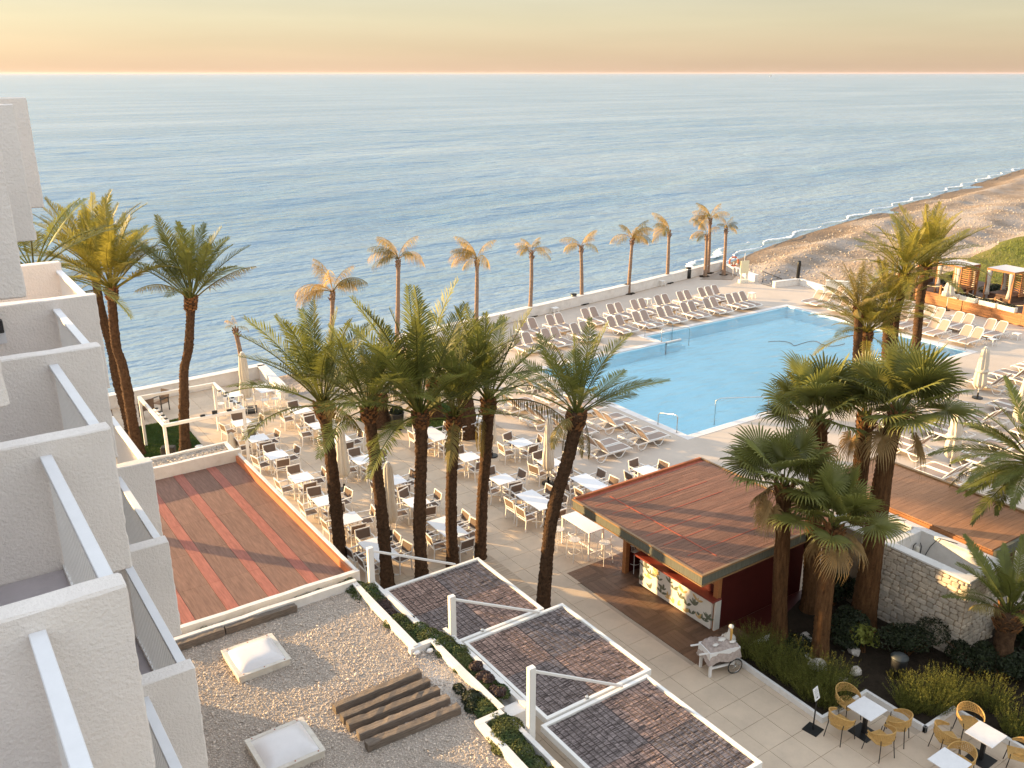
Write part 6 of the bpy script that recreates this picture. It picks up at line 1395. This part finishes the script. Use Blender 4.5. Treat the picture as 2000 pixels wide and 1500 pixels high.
pc = thing('cone_planter', 'tall black tapered planter beside the lawn', 'planter', (17.80, 35.24, 0)); MB().lathe([(.24, 0), (.27, .1), (.34, .78), (.36, .82), (.30, .82), (.28, .7)], 18).build('pot', 'black_plastic', pc, True); leaf_mound('plant', [(0, 0, .9, .3, .3, .25)], 500, .05, 91, 'bush', pc)['kind'] = 'stuff'

# ------------------------------------------------------------------ sea front details
def litter_bin(x, y, label):
    t = thing('litter_bin', label, 'litter bin', (x, y, 0), 0, 'black litter bins'); MB().lathe([(.20, 0), (.22, .02), (.22, .68), (.2, .69)], 16).build('bin_body', 'black_metal', t, True); MB().lathe([(.21, .76), (.22, .78), (.22, .86), (.2, .88), (.02, .89)], 16).build('lid', 'black_metal', t, True); MB().lathe([(.19, .69), (.19, .76)], 16).build('ash_ring', 'steel', t, True)
litter_bin(39.24, 49.17, 'black litter bin by the sea wall beside the second sea palm'); litter_bin(52.60, 51.13, 'black litter bin by the sea wall near the palm trio')
lb = thing('lifebuoy_stand', 'red and white lifebuoy on a pole at the corner by the beach', 'lifebuoy', (56.02, 49.48, 0)); MB().tube([(0, 0, 0), (0, 0, 1.2)], .025, 6).build('pole', 'white_metal', lb)
rb_ = MB(); rb_.tube([(.36 * math.cos(a) * .86, .36 * math.cos(a) * -.5, 1.25 + .36 * math.sin(a)) for a in [2 * math.pi * i / 24 for i in range(25)]], .075, 8, False); rg_ = rb_.build('ring', 'lifebuoy_red', lb, True)
for q in range(4):
    a = R(45 + 90 * q); w2 = MB().tube([(.36 * math.cos(b) * .86, .36 * math.cos(b) * -.5, 1.25 + .36 * math.sin(b)) for b in (a - .22, a - .1, a + .1, a + .22)], .079, 8).build('band', 'white_metal', rg_, True)
sg = thing('notice_board', 'cream notice board on two short posts by the beach steps', 'sign', (54.99, 47.42, 0), -.35); MB().box(-.36, .36, -.03, .03, .75, 1.75).build('board', 'sign_cream', sg, bevel=.01)
for s in (-.2, .2): MB().box(s - .05, s + .05, .032, .08, 0, 1.6).build('post', 'planter_cream', sg)
MB().box(-.38, .38, -.15, .2, 0, .25).build('base', 'planter_cream', sg); MB().tube([(0, .1, 1.6), (0, .1, 2.35)], .02, 6).build('mast', 'white_metal', sg)
tag(MB().lathe([(.13, -.6), (.14, 1.6), (.13, 1.85), (.02, 1.88)], 12).build('pole', 'black_metal', None, True, loc=(58.05, 44.64, 0)), 'stout dark wooden pole at the edge of the beach', 'pole')
hr = thing('stair_handrail', 'dark slanting handrail of the steps down to the beach', 'handrail', (56.3, 46.6, 0)); MB().tube([(0, 0, .0), (0, 0, .85), (1.6, -.5, .2), (1.6, -.5, -.9)], .03, 6).build('rail_tube', 'black_metal', hr)
for k in range(4): structure(MB().box(56.3 + k * .35, 56.65 + k * .35, 45.15, 46.7, -1.2, -.12 - .18 * k).build('beach_steps', 'grout'))

# ------------------------------------------------------------------ cabana deck on the right
cd = thing('cabana_deck', 'raised timber deck with orange board front below the cabanas', 'deck', (62, 32, 0)); CO = Vector((-62, -32, 0))
A_, B_ = Vector((61.0, 36.6, 0)), Vector((59.45, 24.0, 0)); dd_ = (B_ - A_).normalized(); nn_ = Vector((dd_.y, -dd_.x, 0)); LN = (B_ - A_).length
if nn_.x < 0: nn_ = -nn_
mb = MB(); mb.prism([tuple((A_ + nn_ * .06)[:2]), tuple((B_ + nn_ * .06)[:2]), (68.5, 24.0), (68.5, 36.6)], -.8, .55); mb.build('deck_base', 'deck_dark', cd, loc=tuple(CO))
for r_ in range(5):
    for q in range(6):
        a = A_ + dd_ * (LN * q / 6 + .005); b = A_ + dd_ * (LN * (q + 1) / 6 - .005); z = .09 + r_ * .165
        MB().beam(a + Vector((0, 0, z)), b + Vector((0, 0, z)), .035, .155).build('front_board', 'wood_orange', cd, loc=tuple(CO))
for q in range(26):
    o = MB(); y_ = 24.1 + q * .48; o.box(60.9 if y_ > 30 else 60.3, 68.2, y_, y_ + .46, .551, .575); o.build('deck_board', 'deck_dark', cd, loc=tuple(CO))
posts = [A_ + dd_ * (LN * k / 6) + nn_ * .12 for k in range(7)]
for k, p in enumerate(posts):
    MB().beam(p + Vector((0, 0, -.1)), p + Vector((0, 0, 1.45)), .11).build('rope_post', 'wood_orange', cd, loc=tuple(CO))
    if k < 6:
        q = posts[k + 1]; MB().tube([p.lerp(q, i / 8) + Vector((0, 0, 1.36 - .16 * math.sin(math.pi * i / 8))) for i in range(9)], .022, 6).build('rope', 'rope', cd, True, loc=tuple(CO))
def planter_box(u, label):
    c = A_ + dd_ * u - nn_ * .02; t = thing('planter_box', label, 'planter', (c.x, c.y, .80), math.atan2(dd_.y, dd_.x), 'cream planter boxes on the deck front'); MB().box(-.62, .62, -.17, .17, 0, .32).build('box', 'planter_cream', t, bevel=.015); leaf_mound('plant', [(i * .22 - .5, 0, .33, .14, .12, .16) for i in range(5)], 500, .04, int(u * 10), 'bush', t)['kind'] = 'stuff'
for u, l_ in ((3.1, 'cream planter box left of the small parasol on the deck front'), (4.5, 'cream planter box right of the small parasol on the deck front'), (6.0, 'third cream planter box along the deck front'), (7.4, 'fourth cream planter box along the deck front, below the last cabana'), (9.9, 'cream planter box at the right edge of the photo')): planter_box(u, l_)
def cabana(x, y, w, d, label, rz):
    t = thing('cabana', label, 'cabana', (x, y, .575), rz, 'timber cabanas with grey canopies'); H_ = 2.05
    for sx in (-1, 1):
        for sy in (-1, 1): MB().box(sx * d / 2 - .06, sx * d / 2 + .06, sy * w / 2 - .06, sy * w / 2 + .06, 0, H_).build('post', 'wood_orange', t)
    for s in (-1, 1): MB().box(-d / 2 - .08, d / 2 + .08, s * w / 2 - .05, s * w / 2 + .05, H_, H_ + .13).build('top_beam', 'wood_orange', t); MB().box(s * d / 2 - .05, s * d / 2 + .05, -w / 2 + .05, w / 2 - .05, H_ + .002, H_ + .128).build('top_beam', 'wood_orange', t)
    k = 8; vs_ = [((i / k - .5) * (d + .1), (j / k - .5) * (w + .1), H_ + .15 - .05 * math.sin(math.pi * i / k) * math.sin(math.pi * j / k)) for j in range(k + 1) for i in range(k + 1)]
    MB().add(vs_, [(j * (k + 1) + i, j * (k + 1) + i + 1, (j + 1) * (k + 1) + i + 1, (j + 1) * (k + 1) + i) for j in range(k) for i in range(k)]).build('canopy', 'canopy_grey', t, True)
    for q in range(11): MB().box(d / 2 - .03, d / 2 + .01, -w / 2 + .07, w / 2 - .07, .35 + q * .15, .43 + q * .15).build('back_slat', 'wood_orange', t)
    for q in range(11): MB().box(-d / 2 + .9, d / 2 - .07, -w / 2 - .02, -w / 2 + .02, .35 + q * .15, .43 + q * .15).build('side_slat', 'wood_orange', t)
    MB().box(-d / 2 + .2, d / 2 - .1, -w / 2 + .15, w / 2 - .15, .0, .30).build('bed_base', 'deck_dark', t); MB().box(-d / 2 + .2, d / 2 - .1, -w / 2 + .15, w / 2 - .15, .301, .45).build('mattress', 'mattress' if 'white mattress' in label else 'deck_dark', t, bevel=.04)
    for sx, sy in ((-1, 1), (1, -1), (-1, -1), (1, 1)):
        MB().lathe([(.16, H_ - .02), (.14, H_ - .5), (.09, .95), (.13, .6), (.16, .3)], 14, wob=lambda i, j: 1 + .18 * math.cos(j * 2.7 + i * .4)).build('curtain', 'curtain', t, True, loc=(sx * (d / 2 - .02), sy * (w / 2 - .16), 0))
cabana(63.0, 34.6, 1.85, 1.95, 'timber cabana with curtains nearest the date palms', -.10); cabana(64.1, 31.5, 1.95, 1.95, 'timber cabana at the right edge under the grassy bank', -.10); cabana(64.4, 38.6, 2.0, 2.0, 'timber cabana with a white mattress, half hidden by the palms', -.2)
structure(MB().prism([(61.1, 36.7), (68.5, 36.7), (68.5, 41), (62.4, 41)], -.9, .5).build('cabana_platform', 'deck_dark'))
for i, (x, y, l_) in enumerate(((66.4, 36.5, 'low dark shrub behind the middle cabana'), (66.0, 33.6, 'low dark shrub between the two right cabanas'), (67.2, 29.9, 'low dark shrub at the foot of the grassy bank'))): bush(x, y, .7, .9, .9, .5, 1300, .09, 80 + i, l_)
boat = thing('sailing_boat', 'tiny white boat far out near the horizon on the right', 'boat', (3950, 3340, SEA_Z)); MB().tube([(-9, 0, .6), (-4, 0, .8), (5, 0, .9), (10, 0, 1.4)], [1.2, 2.2, 2.0, .2], 8).build('hull', 'frame_white', boat, True); MB().add([(-6, 0, 3), (5, 0, 3), (1, .6, 22), (1, -.6, 22)], [(0, 1, 2), (1, 0, 3), (0, 2, 3), (1, 3, 2)]).build('sail', 'frame_white', boat)
# ------------------------------------------------------------------ thin sea air
hm = bpy.data.materials.new('haze'); hm.use_nodes = True; t_ = hm.node_tree; t_.nodes.remove(t_.nodes['Principled BSDF'])
pv = t_.nodes.new('ShaderNodeVolumePrincipled'); pv.inputs['Color'].default_value = (.80, .71, .78, 1); pv.inputs['Density'].default_value = .000016; pv.inputs['Anisotropy'].default_value = .2
t_.links.new(pv.outputs[0], t_.nodes['Material Output'].inputs['Volume']); MATS['haze'] = hm
hz_ = tag(MB().box(-46000, 73000, -300, 46000, -6, 40).build('haze', 'haze'), kind='stuff')
